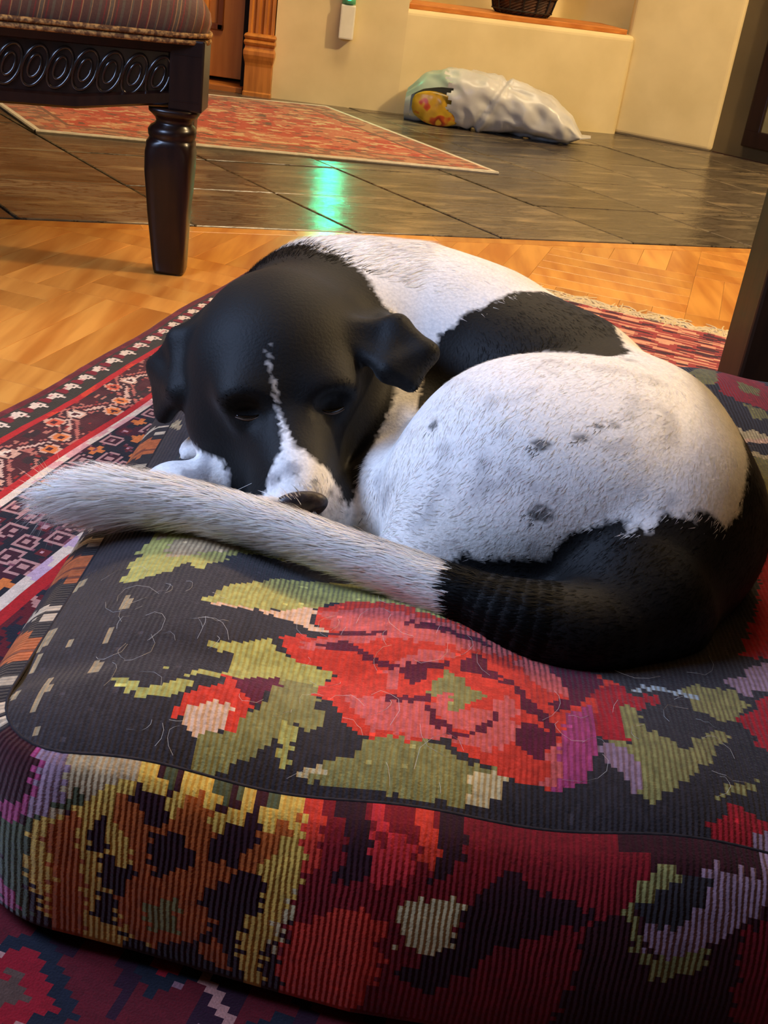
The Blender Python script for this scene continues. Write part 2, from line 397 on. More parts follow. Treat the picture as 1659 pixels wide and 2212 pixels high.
# ------------------------------------------------------------------ basket on the ledge
M_wick = mat_noise('dark_brown_wicker', srgb(48, 28, 16), srgb(92, 56, 30), 40, 0.7, bstr=0.4)
M_iron = mat_noise('black_iron_wire', srgb(20, 16, 14), srgb(30, 24, 20), 40, 0.5)
bk = empty('wicker_basket', (0.228, 4.30, 0.345), 0.30)
tag(bk, 'dark brown wicker basket in a black wire frame on the oak ledge board', 'basket')
bm = bmesh.new(); prof = [(0.088, 0), (0.100, 0.012), (0.112, 0.06), (0.122, 0.13), (0.128, 0.20)]
rows = []
for i in range(41):
    z = 0.20*i/40; r = np.interp(z, [p[1] for p in prof], [p[0] for p in prof])
    rows.append([((r+0.0022*math.cos(PI*i)*math.cos(PI*k))*math.cos(2*PI*k/56), (r*0.72+0.0022*math.cos(PI*i)*math.cos(PI*k))*math.sin(2*PI*k/56), z) for k in range(56)])
rows += [[(x*0.93, y*0.93, z) for x, y, z in rows[-1]], [(x*0.8, y*0.8, 0.02) for x, y, z in rows[0]]]
add_loft(bm, rows); obj('woven_body', bm, M_wick, bk)
bm = bmesh.new()
for k in range(14):
    a = 2*PI*k/14
    add_tube(bm, [((r+0.006)*math.cos(a), (r*0.72+0.006)*math.sin(a), z+0.003) for r, z in prof], 0.0028, 6)
for r, z in prof[1:]:
    add_tube(bm, [((r+0.007)*math.cos(2*PI*k/40), (r*0.72+0.007)*math.sin(2*PI*k/40), z+0.002) for k in range(41)], 0.0024, 6, False)
obj('wire_frame', bm, M_iron, bk)

# ------------------------------------------------------------------ framed panel on the dark wall
eu = Vector((pE[0]-0.958, pE[1]-4.196, 0)).normalized(); en = Vector((eu.y, -eu.x, 0))
fr = empty('framed_picture', Vector((0.958, 4.196, 0))+eu*0.112, math.atan2(eu.y, eu.x))
tag(fr, 'dark wooden frame hung low on the dark side wall', 'picture frame')
fr.location.z = 0.045
bm = bmesh.new()
for lo, hi in (((0, -0.025, 0), (0.50, 0.0, 0.055)), ((0, -0.025, 0.60), (0.50, 0.0, 0.655)), ((0, -0.025, 0.05), (0.055, 0.0, 0.61)), ((0.445, -0.025, 0.05), (0.50, 0.0, 0.61))): add_box(bm, lo, hi, 0.004)
obj('frame', bm, M_dark, fr)
M_mount = mat_noise('olive_grey_board', srgb(120, 112, 82), srgb(134, 124, 92), 20, 0.8)
bm = bmesh.new(); add_box(bm, (0.05, -0.010, 0.05), (0.45, -0.002, 0.61)); obj('mount_board', bm, M_mount, fr)

# ------------------------------------------------------------------ upholstered chair
TH = math.radians(22)
ch = empty('upholstered_chair', (-0.3555, 1.832, 0), TH)
tag(ch, 'dark carved wooden chair with striped brown upholstered seat on the parquet', 'chair')
cT = Matrix.Rotation(-TH+math.radians(3), 4, 'Z')
LEGP = [(0.262, .0405, -.001, 3), (0.256, .0400, -.001, 3), (0.250, .0355, 0, 2.4), (0.246, .0310, -.001, 2.2), (0.241, .0288, -.001, 2.2), (0.237, .0300, -.002, 2.2), (0.233, .0355, -.003, 2.2), (0.227, .0388, -.004, 2.2), (0.220, .0380, -.004, 2.2), (0.216, .0360, -.004, 2.3), (0.213, .0370, -.004, 2.6), (0.209, .0385, -.005, 3.2), (0.203, .0378, -.005, 4), (0.195, .0388, -.005, 5), (0.165, .0380, -.005, 6), (0.13, .0355, -.004, 6), (0.10, .0330, -.004, 6), (0.06, .0300, -.002, 6), (0.02, .0275, .000, 6), (0.006, .0262, .001, 6), (0.0, .0245, .001, 6)]
def chair_leg(x, y):
    bm = bmesh.new()
    add_loft(bm, [[tuple(cT @ Vector((px, py, pz))+Vector((x, y, 0))) for px, py, pz in superring(ox, 0, z, r*0.98, r*0.98, e, 28)] for z, r, ox, e in LEGP])
    o = obj('leg', bm, M_dark, ch, True); return o
chair_leg(-0.0465, 0.035); chair_leg(-0.70, 0.035); chair_leg(0.058, 0.60); chair_leg(-0.62, 0.55)
for x, y in ((-0.028, 0.030), (-0.70, 0.035), (-0.62, 0.55)):
    bm = bmesh.new(); add_box(bm, (-0.026, -0.034, 0.262), (0.026, 0.034, 0.366), 0.003, mat=Matrix.Translation((x, y, 0)) @ cT)
    for (a, b) in (((-0.020, -0.0350, 0.276), (0.020, -0.033, 0.2775)), ((-0.020, -0.0350, 0.343), (0.020, -0.033, 0.3445))): add_box(bm, a, b, 0, mat=Matrix.Translation((x, y, 0)) @ cT)
    obj('corner_block', bm, M_dark, ch)
bm = bmesh.new()     # apron with arched lower edge and recessed panel
n = 24; sec = []
for k in range(n+1):
    x = -0.664+0.618*k/n; q = (x+0.366)/0.298
    zb = 0.252+0.016*max(0, abs(q)-0.55)/0.45
    sec.append([(x, 0.012, zb), (x, 0.006, zb+0.004), (x, 0.006, zb+0.018), (x, 0.016, zb+0.021), (x, 0.016, 0.343), (x, 0.006, 0.346), (x, 0.004, 0.357), (x, 0.012, 0.366), (x, 0.05, 0.366), (x, 0.05, zb)])
add_loft(bm, sec); obj('front_apron', bm, M_dark, ch)
bm = bmesh.new(); add_box(bm, (-0.030, 0.06, 0.262), (-0.004, 0.54, 0.36), 0.002); obj('side_apron', bm, M_dark, ch)
bm = bmesh.new(); add_box(bm, (-0.70, 0.06, 0.262), (-0.67, 0.54, 0.36), 0.002); obj('side_apron', bm, M_dark, ch)
M_carve = mat_noise('polished_black_carving', srgb(26, 18, 14), srgb(42, 30, 24), 20, 0.22, spec=0.6, coat=0.4)
ring_me = None
for k in range(16):
    cx = -0.078-0.0362*k
    if ring_me is None:
        bm = bmesh.new()
        for ax, az, tr_ in ((0.0170, 0.0290, 0.0027), (0.0088, 0.0160, 0.0024)):
            pts = []
            for j in range(33):
                a = 2*PI*j/32; px, pz = ax*math.cos(a), az*math.sin(a)
                pts.append((px+0.30*pz, 0.0012*math.sin(2*a), pz))
            add_tube(bm, pts, tr_, 8, False)
        o = obj('carved_ring', bm, M_carve, ch, True); ring_me = o.data
    else: o = link('carved_ring', ring_me, None, ch)
    o.location = (cx, 0.0148, 0.308)
# seat cushion: lofted, domed, striped
def mat_stripe():
    m, nt, b = new_mat('striped_brown_upholstery')
    mp = coords(nt, (1, 1, 1)); sp = nt.nodes.new('ShaderNodeSeparateXYZ'); nt.links.new(mp.outputs[0], sp.inputs[0])
    sh = N(nt, 'ShaderNodeMath', operation='MULTIPLY_ADD'); sh.inputs[1].default_value = -0.22; nt.links.new(sp.outputs[2], sh.inputs[0]); nt.links.new(sp.outputs[0], sh.inputs[2])
    mo = N(nt, 'ShaderNodeMath', operation='PINGPONG'); mo.inputs[1].default_value = 0.048; nt.links.new(sh.outputs[0], mo.inputs[0])
    dv = N(nt, 'ShaderNodeMath', operation='DIVIDE'); dv.inputs[1].default_value = 0.048; nt.links.new(mo.outputs[0], dv.inputs[0])
    br, re, go, gr = srgb(84, 49, 30), srgb(116, 38, 22), srgb(148, 104, 58), srgb(88, 70, 48)
    r = ramp(nt, [(0, br), (.10, re), (.14, go), (.17, br), (.34, br), (.36, gr), (.42, go), (.44, br), (.62, gr), (.70, br), (.80, re), (.84, br), (.92, go), (.95, gr)], 'CONSTANT')
    nt.links.new(dv.outputs[0], r.inputs[0])
    no = N(nt, 'ShaderNodeTexNoise', Scale=300, Detail=2); nt.links.new(mp.outputs[0], no.inputs['Vector'])
    hv = nt.nodes.new('ShaderNodeHueSaturation'); mr = N(nt, 'ShaderNodeMapRange'); mr.inputs['To Min'].default_value = 0.75; mr.inputs['To Max'].default_value = 1.25
    nt.links.new(no.outputs['Fac'], mr.inputs['Value']); nt.links.new(mr.outputs[0], hv.inputs['Value']); nt.links.new(r.outputs[0], hv.inputs['Color']); nt.links.new(hv.outputs[0], b.inputs['Base Color'])
    b.inputs['Roughness'].default_value = 0.85; b.inputs['Sheen Weight'].default_value = 0.2; bump(nt, b, no.outputs['Fac'], 0.3, 0.001)
    return m
bm = bmesh.new()
add_loft(bm, [superring(-0.355+0.0, 0.285, z, 0.355-o_, 0.292-o_, 12, 72) for z, o_ in ((0.366, 0.002), (0.376, -0.004), (0.388, -0.007), (0.402, -0.005), (0.42, 0.006), (0.436, 0.024), (0.45, 0.055), (0.462, 0.11), (0.468, 0.18), (0.47, 0.25))])
obj('seat_cushion', bm, mat_stripe(), ch, True)
M_gold = mat_noise('gold_brown_braid', srgb(92, 58, 30), srgb(176, 132, 74), 160, 0.7, bstr=0.5, lo=0.42, hi=0.6)
bm = bmesh.new()
for z, dd in ((0.372, 0.004), (0.3625, 0.003)):
    rg = superring(-0.355, 0.285, z, 0.357+dd, 0.294+dd, 12, 96)
    add_tube(bm, rg+[rg[0]], 0.0042, 6, False)
obj('braid_trim', bm, M_gold, ch, True)

# ------------------------------------------------------------------ mailing bag with a snack packet
def vn(P, seed=0):
    """value noise in numpy, P (n,3)"""
    P = np.asarray(P, np.float64); i = np.floor(P).astype(np.int64); f = P-i; f = f*f*(3-2*f)
    def h(x, y, z):
        n = (x*374761393+y*668265263+z*2147483647+seed*974711) & 0x7fffffff
        n = (n ^ (n >> 13))*1274126177 & 0x7fffffff
        return ((n ^ (n >> 16)) & 0xffff)/65535.0
    r = 0
    for a in (0, 1):
        for b in (0, 1):
            for c in (0, 1):
                w = (f[:, 0] if a else 1-f[:, 0])*(f[:, 1] if b else 1-f[:, 1])*(f[:, 2] if c else 1-f[:, 2])
                r = r+w*h(i[:, 0]+a, i[:, 1]+b, i[:, 2]+c)
    return r
bgr = empty('mailing_bag', (-0.115, 3.960, 0.0), math.radians(-6))
tag(bgr, 'crumpled white plastic mailing bag lying on slate floor by the low ledge', 'bag')
M_poly = mat_noise('white_polythene', srgb(186, 186, 186), srgb(208, 208, 206), 12, 0.32, spec=0.5)
m_flap, nt, b = new_mat('translucent_polythene'); b.inputs['Base Color'].default_value = (0.56, 0.66, 0.56, 1); b.inputs['Roughness'].default_value = 0.35; b.inputs['Transmission Weight'].default_value = 0.35  # green cast of the night light baked into the base colour
nS, nA = 90, 72; V = []; LB = 0.585
rz_ = lambda s: np.interp(s, [0, .06, .18, .35, .6, .8, .93, 1], [.055, .076, .092, .096, .090, .074, .048, .006])
ry_ = lambda s: np.interp(s, [0, .06, .3, .7, .9, 1], [.060, .078, .098, .100, .085, .055])
for i in range(nS+1):
    s = i/nS
    for k in range(nA):
        a = 2*PI*k/nA; c, sn = math.cos(a), math.sin(a); e = 2/2.5
        V.append((s*LB, ry_(s)*math.copysign(abs(c)**e, c)-0.012*s, rz_(s)*math.copysign(abs(sn)**e, sn)))
V = np.array(V)
cre = 0.016*(np.abs(vn(V*np.array([9, 14, 14]), 3)-0.5)*2)+0.012*(np.abs(vn(V*np.array([22, 30, 30])+V[:, [2, 0, 1]]*12, 8)-0.5)*2)
rad = np.linalg.norm(V[:, 1:], axis=1, keepdims=True); amp = np.clip(rad/0.05, 0, 1)
V[:, 1:] *= 1-(cre[:, None]/np.maximum(rad, 0.02))*amp
ss = V[:, 0]/LB
fold = 0.008*np.exp(-((ss-0.47-0.25*V[:, 2]/0.09*0.3)/0.015)**2)-0.006*np.exp(-((ss-0.50-0.25*V[:, 2]/0.09*0.3)/0.014)**2)
V[:, 1:] *= 1-fold[:, None]/0.09
zc = np.interp(ss, np.linspace(0, 1, 11), [max(rz_(x), 0.034)-0.004 for x in np.linspace(0, 1, 11)])
V[:, 2] = np.maximum(V[:, 2]+zc, 0.0006+0.001*vn(V*80, 4))
F = []; FF = []
for i in range(nS):
    for k in range(nA):
        q = (i*nA+k, i*nA+(k+1) % nA, (i+1)*nA+(k+1) % nA, (i+1)*nA+k)
        s = (i+.5)/nS; ang = math.degrees(2*PI*(k+.5)/nA)          # 270 = camera side is -y => a=180, top a=90
        jag = 0.012*math.sin(ang*0.35)+0.008*math.sin(ang*0.9)
        if 0.03 < s < 0.25+jag and 158 < ang < 222: continue       # torn window
        if s < 0.21+jag+0.06*max(0, (ang-120)/60 if ang < 180 else 0) and 30 < ang <= 158: FF.append(q)
        else: F.append(q)
mesh_np('bag_body', V, F, M_poly, bgr, True)
fo = mesh_np('bag_flap', V, FF, m_flap, bgr, True); fo['label'] = 'translucent flap tinted with the green night light glow'
bm = bmesh.new(); add_loft(bm, [[(LB-0.004, y, 0.030+dz) for y, dz in ((-0.06, -0.002), (0.03, -0.002), (0.03, 0.002), (-0.06, 0.002))], [(LB+0.03, y, 0.036+dz) for y, dz in ((-0.055, -0.001), (0.0, -0.001), (0.0, 0.001), (-0.055, 0.001))]])
obj('sealed_end', bm, M_poly, bgr)
# packet
m_pk, nt, b = new_mat('yellow_foil_packet'); mp = coords(nt)
no = N(nt, 'ShaderNodeTexNoise', Scale=16, Detail=2); nt.links.new(mp.outputs[0], no.inputs['Vector'])
r = ramp(nt, [(0.30, srgb(96, 84, 20)), (0.40, srgb(176, 136, 28)), (0.55, srgb(190, 152, 40)), (0.59, srgb(180, 76, 34)), (0.68, srgb(130, 36, 24)), (0.74, srgb(196, 156, 46))], 'LINEAR'); nt.links.new(no.outputs['Fac'], r.inputs[0]); nt.links.new(r.outputs[0], b.inputs['Base Color']); b.inputs['Roughness'].default_value = 0.3
pk = empty('snack_packet', (-0.100, 3.878, 0.0), math.radians(-4)); tag(pk, 'yellow and red snack packet showing through the torn side of the white mailing bag', 'packet')
V = []; nS, nA = 30, 24
for i in range(nS+1):
    s = i/nS; w = math.sin(PI*s)**0.45
    for k in range(nA):
        a = 2*PI*k/nA; V.append((0.004+s*0.160, 0.014*w*math.cos(a), 0.062-0.014*s+(0.012+0.040*w)*math.sin(a)))
V = np.array(V); V[:, 1] += 0.006*(vn(V*60, 5)-0.5)
mesh_np('packet_body', V, [(i*nA+k, i*nA+(k+1) % nA, (i+1)*nA+(k+1) % nA, (i+1)*nA+k) for i in range(nS) for k in range(nA)], m_pk, pk, True)
M_crimp = mat_noise('dark_green_foil', srgb(30, 34, 18), srgb(120, 104, 30), 50, 0.35)
bm = bmesh.new(); n = 10
add_loft(bm, [[(0.155, -0.001, 0.030), (0.155, 0.002, 0.030), (0.155, 0.002, 0.064), (0.155, -0.001, 0.064)], [(0.180, 0.000, 0.022), (0.180, 0.002, 0.022), (0.185, 0.002, 0.074), (0.185, 0.000, 0.074)]])
obj('crimped_end', bm, M_crimp, pk)

# ------------------------------------------------------------------ side table at the right edge
tb = empty('side_table', (0.452, 1.60, 0)); tag(tb, 'dark brown wooden side table standing at the right edge beyond the cushion', 'table')
for x, y in ((0, -0.11), (0.66, -0.11), (0.60, -1.27), (0.10, -1.27)):
    bm = bmesh.new(); add_box(bm, (x, y, 0.0075), (x+0.10, y+0.11, 0.47), 0.005); obj('leg', bm, M_darkmat, tb)
bm = bmesh.new(); add_box(bm, (-0.02, -1.30, 0.47), (0.80, 0.03, 0.505), 0.006); obj('tabletop', bm, M_darkmat, tb)

# ------------------------------------------------------------------ far red rug
def bil(c, u, v): return [(1-u)*(1-v)*c[0][i]+u*(1-v)*c[1][i]+u*v*c[2][i]+(1-u)*v*c[3][i] for i in (0, 1)]
def grid_faces(nx, ny, off=0):
    i, j = np.meshgrid(np.arange(nx), np.arange(ny)); i = i.ravel(); j = j.ravel(); w = nx+1
    return np.stack([j*w+i, j*w+i+1, (j+1)*w+i+1, (j+1)*w+i], 1)+off
RC = [(-0.975, 2.840), (0.176, 3.160), (-0.375, 3.925), (-1.50, 3.60)]
nx, ny = 190, 150
U, W = np.meshgrid(np.linspace(0, 1, nx+1), np.linspace(0, 1, ny+1)); U = U.ravel(); W = W.ravel()
xy = np.array(bil(RC, U, W)).T
V = np.stack([xy[:, 0], xy[:, 1], np.full(len(U), 0.0085)+0.0008*vn(np.stack([U*30, W*30, U*0], 1), 2)], 1)
F = grid_faces(nx, ny)
fc = (np.stack([U, W], 1)[F]).mean(1); su, tv = fc[:, 0]*1.19, fc[:, 1]*0.93
P3 = np.stack([su*34, tv*52, su*0], 1); n1 = vn(P3, 11); n2 = vn(P3*0.42+7, 12); n3 = vn(P3*1.7+3, 13)
salmon, red_, cream_, dk, gr_ = [np.array(srgb(*c)) for c in ((184, 104, 80), (176, 72, 54), (196, 158, 122), (112, 74, 60), (150, 112, 88))]
col = np.where((n2 > 0.5)[:, None], red_, salmon)
col = np.where((n1*0.6+n3*0.4 > 0.66)[:, None], cream_, col); col = np.where((n1*0.5+n3*0.5 < 0.30)[:, None], dk, col)
de = np.minimum(np.minimum(su, 1.19-su), np.minimum(tv, 0.93-tv))
bcol = np.where((vn(P3*1.1, 15) > 0.55)[:, None], np.array(srgb(178, 128, 100)), np.where((n3 > 0.45)[:, None], np.array(srgb(128, 92, 76)), np.array(srgb(166, 84, 66))))
col = np.where((de < 0.105)[:, None], bcol, col); col = np.where(((de > 0.100) & (de < 0.110))[:, None], dk*1.2, col)
col = np.where((de < 0.013)[:, None], np.array(srgb(206, 196, 180)), col)
M_rug2 = mat_attr('red_rug_wool', 0.92, 0.10, 260, 0.15)
rr = empty('red_area_rug', (*RC[0], 0)); tag(rr, 'faded red and cream patterned rug with pale edge lying on the slate tiles', 'rug')
o = mesh_np('rug_pile', V-np.array([*RC[0], 0]), F, M_rug2, rr, attrs={'pattern': ('CORNER', np.repeat(col, 4, 0))})
bm = bmesh.new(); cs_ = [Vector((c[0]-RC[0][0], c[1]-RC[0][1], 0.0055)) for c in RC]
add_tube(bm, [c for k in range(4) for c in (cs_[k].lerp(cs_[(k+1) % 4], t) for t in np.linspace(0, 1, 12, endpoint=False))]+[cs_[0]], 0.0045, 6, False)
obj('bound_edge', bm, mat_noise('pale_rug_binding', srgb(190, 182, 166), srgb(208, 200, 184), 60, 0.9), rr)

# ------------------------------------------------------------------ main oriental rug
def mainrug():
    sE = np.concatenate([np.arange(0, 0.27, 0.003), np.arange(0.27, 1.20, 0.006)])
    tE = np.arange(-1.15, 0.9601, 0.004)
    nx, ny = len(sE)-1, len(tE)-1
    Sg, Tg = np.meshgrid(sE, tE); Sg = Sg.ravel(); Tg = Tg.ravel()
    wob = 0.003*np.sin(Tg*9)+0.002*np.sin(Tg*23)
    Sw = Sg+wob*np.clip(1-Sg/0.3, 0, 1)
    X = RE0[0]+Sw*RN[0]+Tg*RD[0]; Y = RE0[1]+Sw*RN[1]+Tg*RD[1]
    Y = Y-np.clip(Sg-0.40, 0, 1)*0.10*np.clip((Tg-0.5)/0.5, 0, 1)+np.clip(0.40-Sg, 0, 1)*0.05*np.clip((Tg-0.5)/0.5, 0, 1)
    Z = 0.006*np.clip(np.minimum(Sg, 0.96-Tg)/0.006, 0, 1)**0.5+0.0008*vn(np.stack([X*60, Y*60, X*0], 1), 3)+0.0006
    V = np.stack([X, Y, Z], 1); F = grid_faces(nx, ny)
    s = Sg[F].mean(1); t = Tg[F].mean(1)
    e = 0.96-t; m = np.minimum(s, e); l = np.where(s < e, t, s+0.02)+1.2
    A = lambda *c: np.array(srgb(*c))
    mar, olive, ivory, red, deep, orange, navy, pink = A(92, 18, 30), A(50, 44, 36), A(214, 192, 172), A(172, 24, 28), A(70, 20, 28), A(206, 112, 52), A(26, 24, 34), A(190, 128, 122)
    rid = (l*250).astype(int); cid = (m*333).astype(int)
    h = vn(np.stack([rid*0.61, cid*0.73, rid*0+0.5], 1), 21); h2 = vn(np.stack([rid*0.21, cid*0.27, rid*0+3.5], 1), 22)
    col = np.tile(mar, (len(s), 1)); put = lambda k, c: col.__setitem__(k, c)
    put((m < 0.014) & (h2 > 0.6), A(112, 26, 36))
    T = ["..WW..", ".WWWW.", ".WW.WW", "..WWW.", "......", ".MMMM.", ".MMMM.", "..MM.."]
    g = (m >= 0.014) & (m < 0.048); put(g, olive)
    gi = ((l % 0.036)/0.036*8).astype(int) % 8; gj = np.clip(((m-0.014)/0.024*6).astype(int), 0, 5)
    tt = np.array([[{'.': 0, 'W': 1, 'M': 2}[c] for c in r_] for r_ in T])[gi, gj]
    put((m >= 0.014) & (m < 0.038) & (tt == 1), ivory); put((m >= 0.014) & (m < 0.038) & (tt == 2), A(118, 16, 32))
    put((m >= 0.014) & (m < 0.038) & (tt == 1) & (h < 0.3), pink)
    put((m >= 0.048) & (m < 0.057), red); put((m >= 0.048) & (m < 0.057) & (h2 > 0.62), A(196, 52, 28))
    f = (m >= 0.057) & (m < 0.118); put(f, deep); put(f & (h2 > 0.58), A(44, 26, 30))
    ph = (l % 0.13)/0.13; zig = 0.0875+0.020*(np.abs(ph*4-2)-1)
    d = np.abs(m-zig)
    put(f & (d < 0.0032) & (h > 0.30), A(196, 158, 140)); put(f & (np.abs(d-0.011) < 0.0022) & (h > 0.35), A(168, 92, 80))
    put(f & (h > 0.70), A(170, 104, 88)); put(f & (h < 0.20), A(140, 34, 30))
    for c0, cm, cc in ((0.0, 0.098, orange), (0.5, 0.076, ivory), (0.25, 0.070, A(196, 84, 56)), (0.75, 0.106, orange)):
        dl = np.abs(((ph-c0+0.5) % 1)-0.5)*0.13; dd = np.maximum(np.abs(m-cm), dl)+0.4*np.minimum(np.abs(m-cm), dl)
        put(f & (dd < 0.016), A(54, 22, 30)); put(f & (dd < 0.0125) & (h > 0.34), A(196, 150, 128)); put(f & (dd < 0.009) & (h2 > 0.25), cc); put(f & (dd < 0.004), deep)
    put((m >= 0.118) & (m < 0.127), red); put((m >= 0.127) & (m < 0.136), ivory); put((m >= 0.127) & (m < 0.136) & (h2 > 0.55), A(206, 150, 146))
    k = (m >= 0.136) & (m < 0.226); put(k, navy); put(k & (h2 > 0.60), A(64, 16, 34))
    mi = ((m-0.136)/0.0225).astype(int); row = np.floor((l+0.011*mi)/0.031).astype(int)
    lm = ((m-0.136)-0.0225*mi-0.01125)*1.33+0.004*(h2-0.5); ll = ((l+0.011*mi)-0.031*row-0.0155)*1.3+0.005*(h2-0.5)
    hs = ((row*7919+mi*104729) % 97)/97.0
    q = np.maximum(np.abs(lm), np.abs(ll)*0.85)
    put(k & (q < 0.0135) & (hs < 0.55), A(180, 130, 122)); put(k & (q < 0.0095) & (hs < 0.55), A(58, 18, 32)); put(k & (q < 0.0045) & (hs < 0.55), A(180, 130, 122))
    cr_ = (np.minimum(np.abs(lm), np.abs(ll)) < 0.0045) & (q < 0.012)
    put(k & cr_ & (hs >= 0.55) & (hs < 0.8), orange); put(k & (q < 0.008) & (hs >= 0.8), A(96, 24, 30)); put(k & (q < 0.0035) & (hs >= 0.8), A(186, 136, 138))
    put(k & (h > 0.74), A(120, 66, 78)); put(k & (h < 0.16), A(58, 16, 30)); put(k & (h2 < 0.20), A(40, 22, 34))
    put((m >= 0.226) & (m < 0.236), ivory); put((m >= 0.226) & (m < 0.236) & (h2 > 0.5), A(190, 158, 176)); put((m >= 0.236) & (m < 0.248), red)
    fd = m >= 0.248; put(fd, A(92, 16, 26)); put(fd & (h2 > 0.56), A(44, 14, 32))
    u1 = ((l+m) % 0.15)-0.075; u2 = ((l-m) % 0.15)-0.075; dd = np.maximum(np.abs(u1), np.abs(u2))
    put(fd & (dd < 0.048), A(26, 28, 40)); put(fd & (np.abs(u1) < 0.0045), A(176, 122, 112)); put(fd & (dd < 0.034), A(140, 16, 30)); put(fd & (dd < 0.016) & (h > 0.3), A(88, 62, 52)); put(fd & (h > 0.88), A(140, 96, 104))
    # far end strip: ivory and orange dashes running with the weft
    en_ = (e < 0.30) & (s > 0.25) & (e > 0.006); hd = vn(np.stack([s*30, e*170, s*0], 1), 31)
    put(en_ & (hd > 0.60), A(206, 150, 120)); put(en_ & (hd < 0.30), A(66, 22, 26)); put(en_ & (hd >= 0.30) & (hd <= 0.60), A(150, 52, 46))
    col = col*(0.86+0.28*vn(np.stack([rid*1.7, cid*1.9, rid*0], 1), 41))[:, None]
    root = empty('oriental_rug', (RE0[0], RE0[1], 0)); tag(root, 'large dark red oriental rug with fringed end under the cushion and dog', 'rug')
    M = mat_attr('oriental_rug_wool', 0.95, 0.14, 700, 0.15, bstr=0.3)
    o = mesh_np('rug_pile', V-np.array([RE0[0], RE0[1], 0]), F, M, root, attrs={'pattern': ('CORNER', np.repeat(col, 4, 0))})
    # fringe of knotted cream threads
    r_ = random.Random(3); bm = bmesh.new()
    for i in range(640):
        s0 = 0.10+1.02*i/640+r_.uniform(-.001, .001); yoff = -max(0, s0-0.40)*0.10+max(0, 0.40-s0)*0.05
        x0 = s0*RN[0]+0.958*RD[0]; y0 = s0*RN[1]+0.958*RD[1]+yoff
        L_ = r_.uniform(0.045, 0.085); a = r_.uniform(-0.9, 0.9); cu = r_.uniform(-2.4, 2.4); pts = []
        for k in range(5):
            u = k/4; an = a+cu*u
            pts.append((x0+u*L_*(RD[0]*math.cos(an)+RN[0]*math.sin(an)), y0+u*L_*(RD[1]*math.cos(an)+RN[1]*math.sin(an)), 0.004+0.005*math.sin(PI*u)*r_.random()-0.002*u))
        add_tube(bm, pts, [0.0017, 0.0018, 0.0016, 0.0013, 0.0008], 4)
    fg = obj('fringe', bm, mat_noise('cream_cotton_fringe', srgb(206, 186, 146), srgb(224, 206, 168), 90, 0.9), root); fg['kind'] = 'stuff'
mainrug()

# ------------------------------------------------------------------ kilim floor cushion
CX0, CX1, CY0, CY1, CR = -0.205, 0.50, 0.487, 1.305, 0.055
def rrect_d(x, y):
    """signed distance outside the rounded seam rectangle (negative inside)"""
    cx, cy = (CX0+CX1)/2, (CY0+CY1)/2
    qx = np.abs(x-cx)-((CX1-CX0)/2-CR); qy = np.abs(y-cy)-((CY1-CY0)/2-CR)
    return np.hypot(np.maximum(qx, 0), np.maximum(qy, 0))+np.minimum(np.maximum(qx, qy), 0)-CR
def seam_z(x, y): return 0.124+0.004*np.sin(x*17+1.0)*np.sin(y*11)+0.003*np.sin(x*41)
def top_z(x, y):
    d = np.maximum(-rrect_d(x, y), 0)
    z = seam_z(x, y)+0.024*(1-np.exp(-d/0.030))
    z = z+0.003*np.sin(x*30+y*19)*(1-np.exp(-d/0.03))-0.004*np.exp(-((y-0.575-0.1*x)/0.02)**2)*np.clip((0.1-x)/0.1, 0, 1)
    g = np.exp(-(np.maximum(np.hypot((x-0.06)/1.05, y-0.84)-0.13, 0)/0.05)**2)
    return z-0.022*g
def gus_off(t, x=0.0): return (0.050-0.024*np.clip((0.02-x)/0.2, 0, 1))*np.sqrt(np.clip(1-(t-0.12)**2/0.7744, 0, 1))*np.clip(0.35+t/0.12*0.65, 0.35, 1)
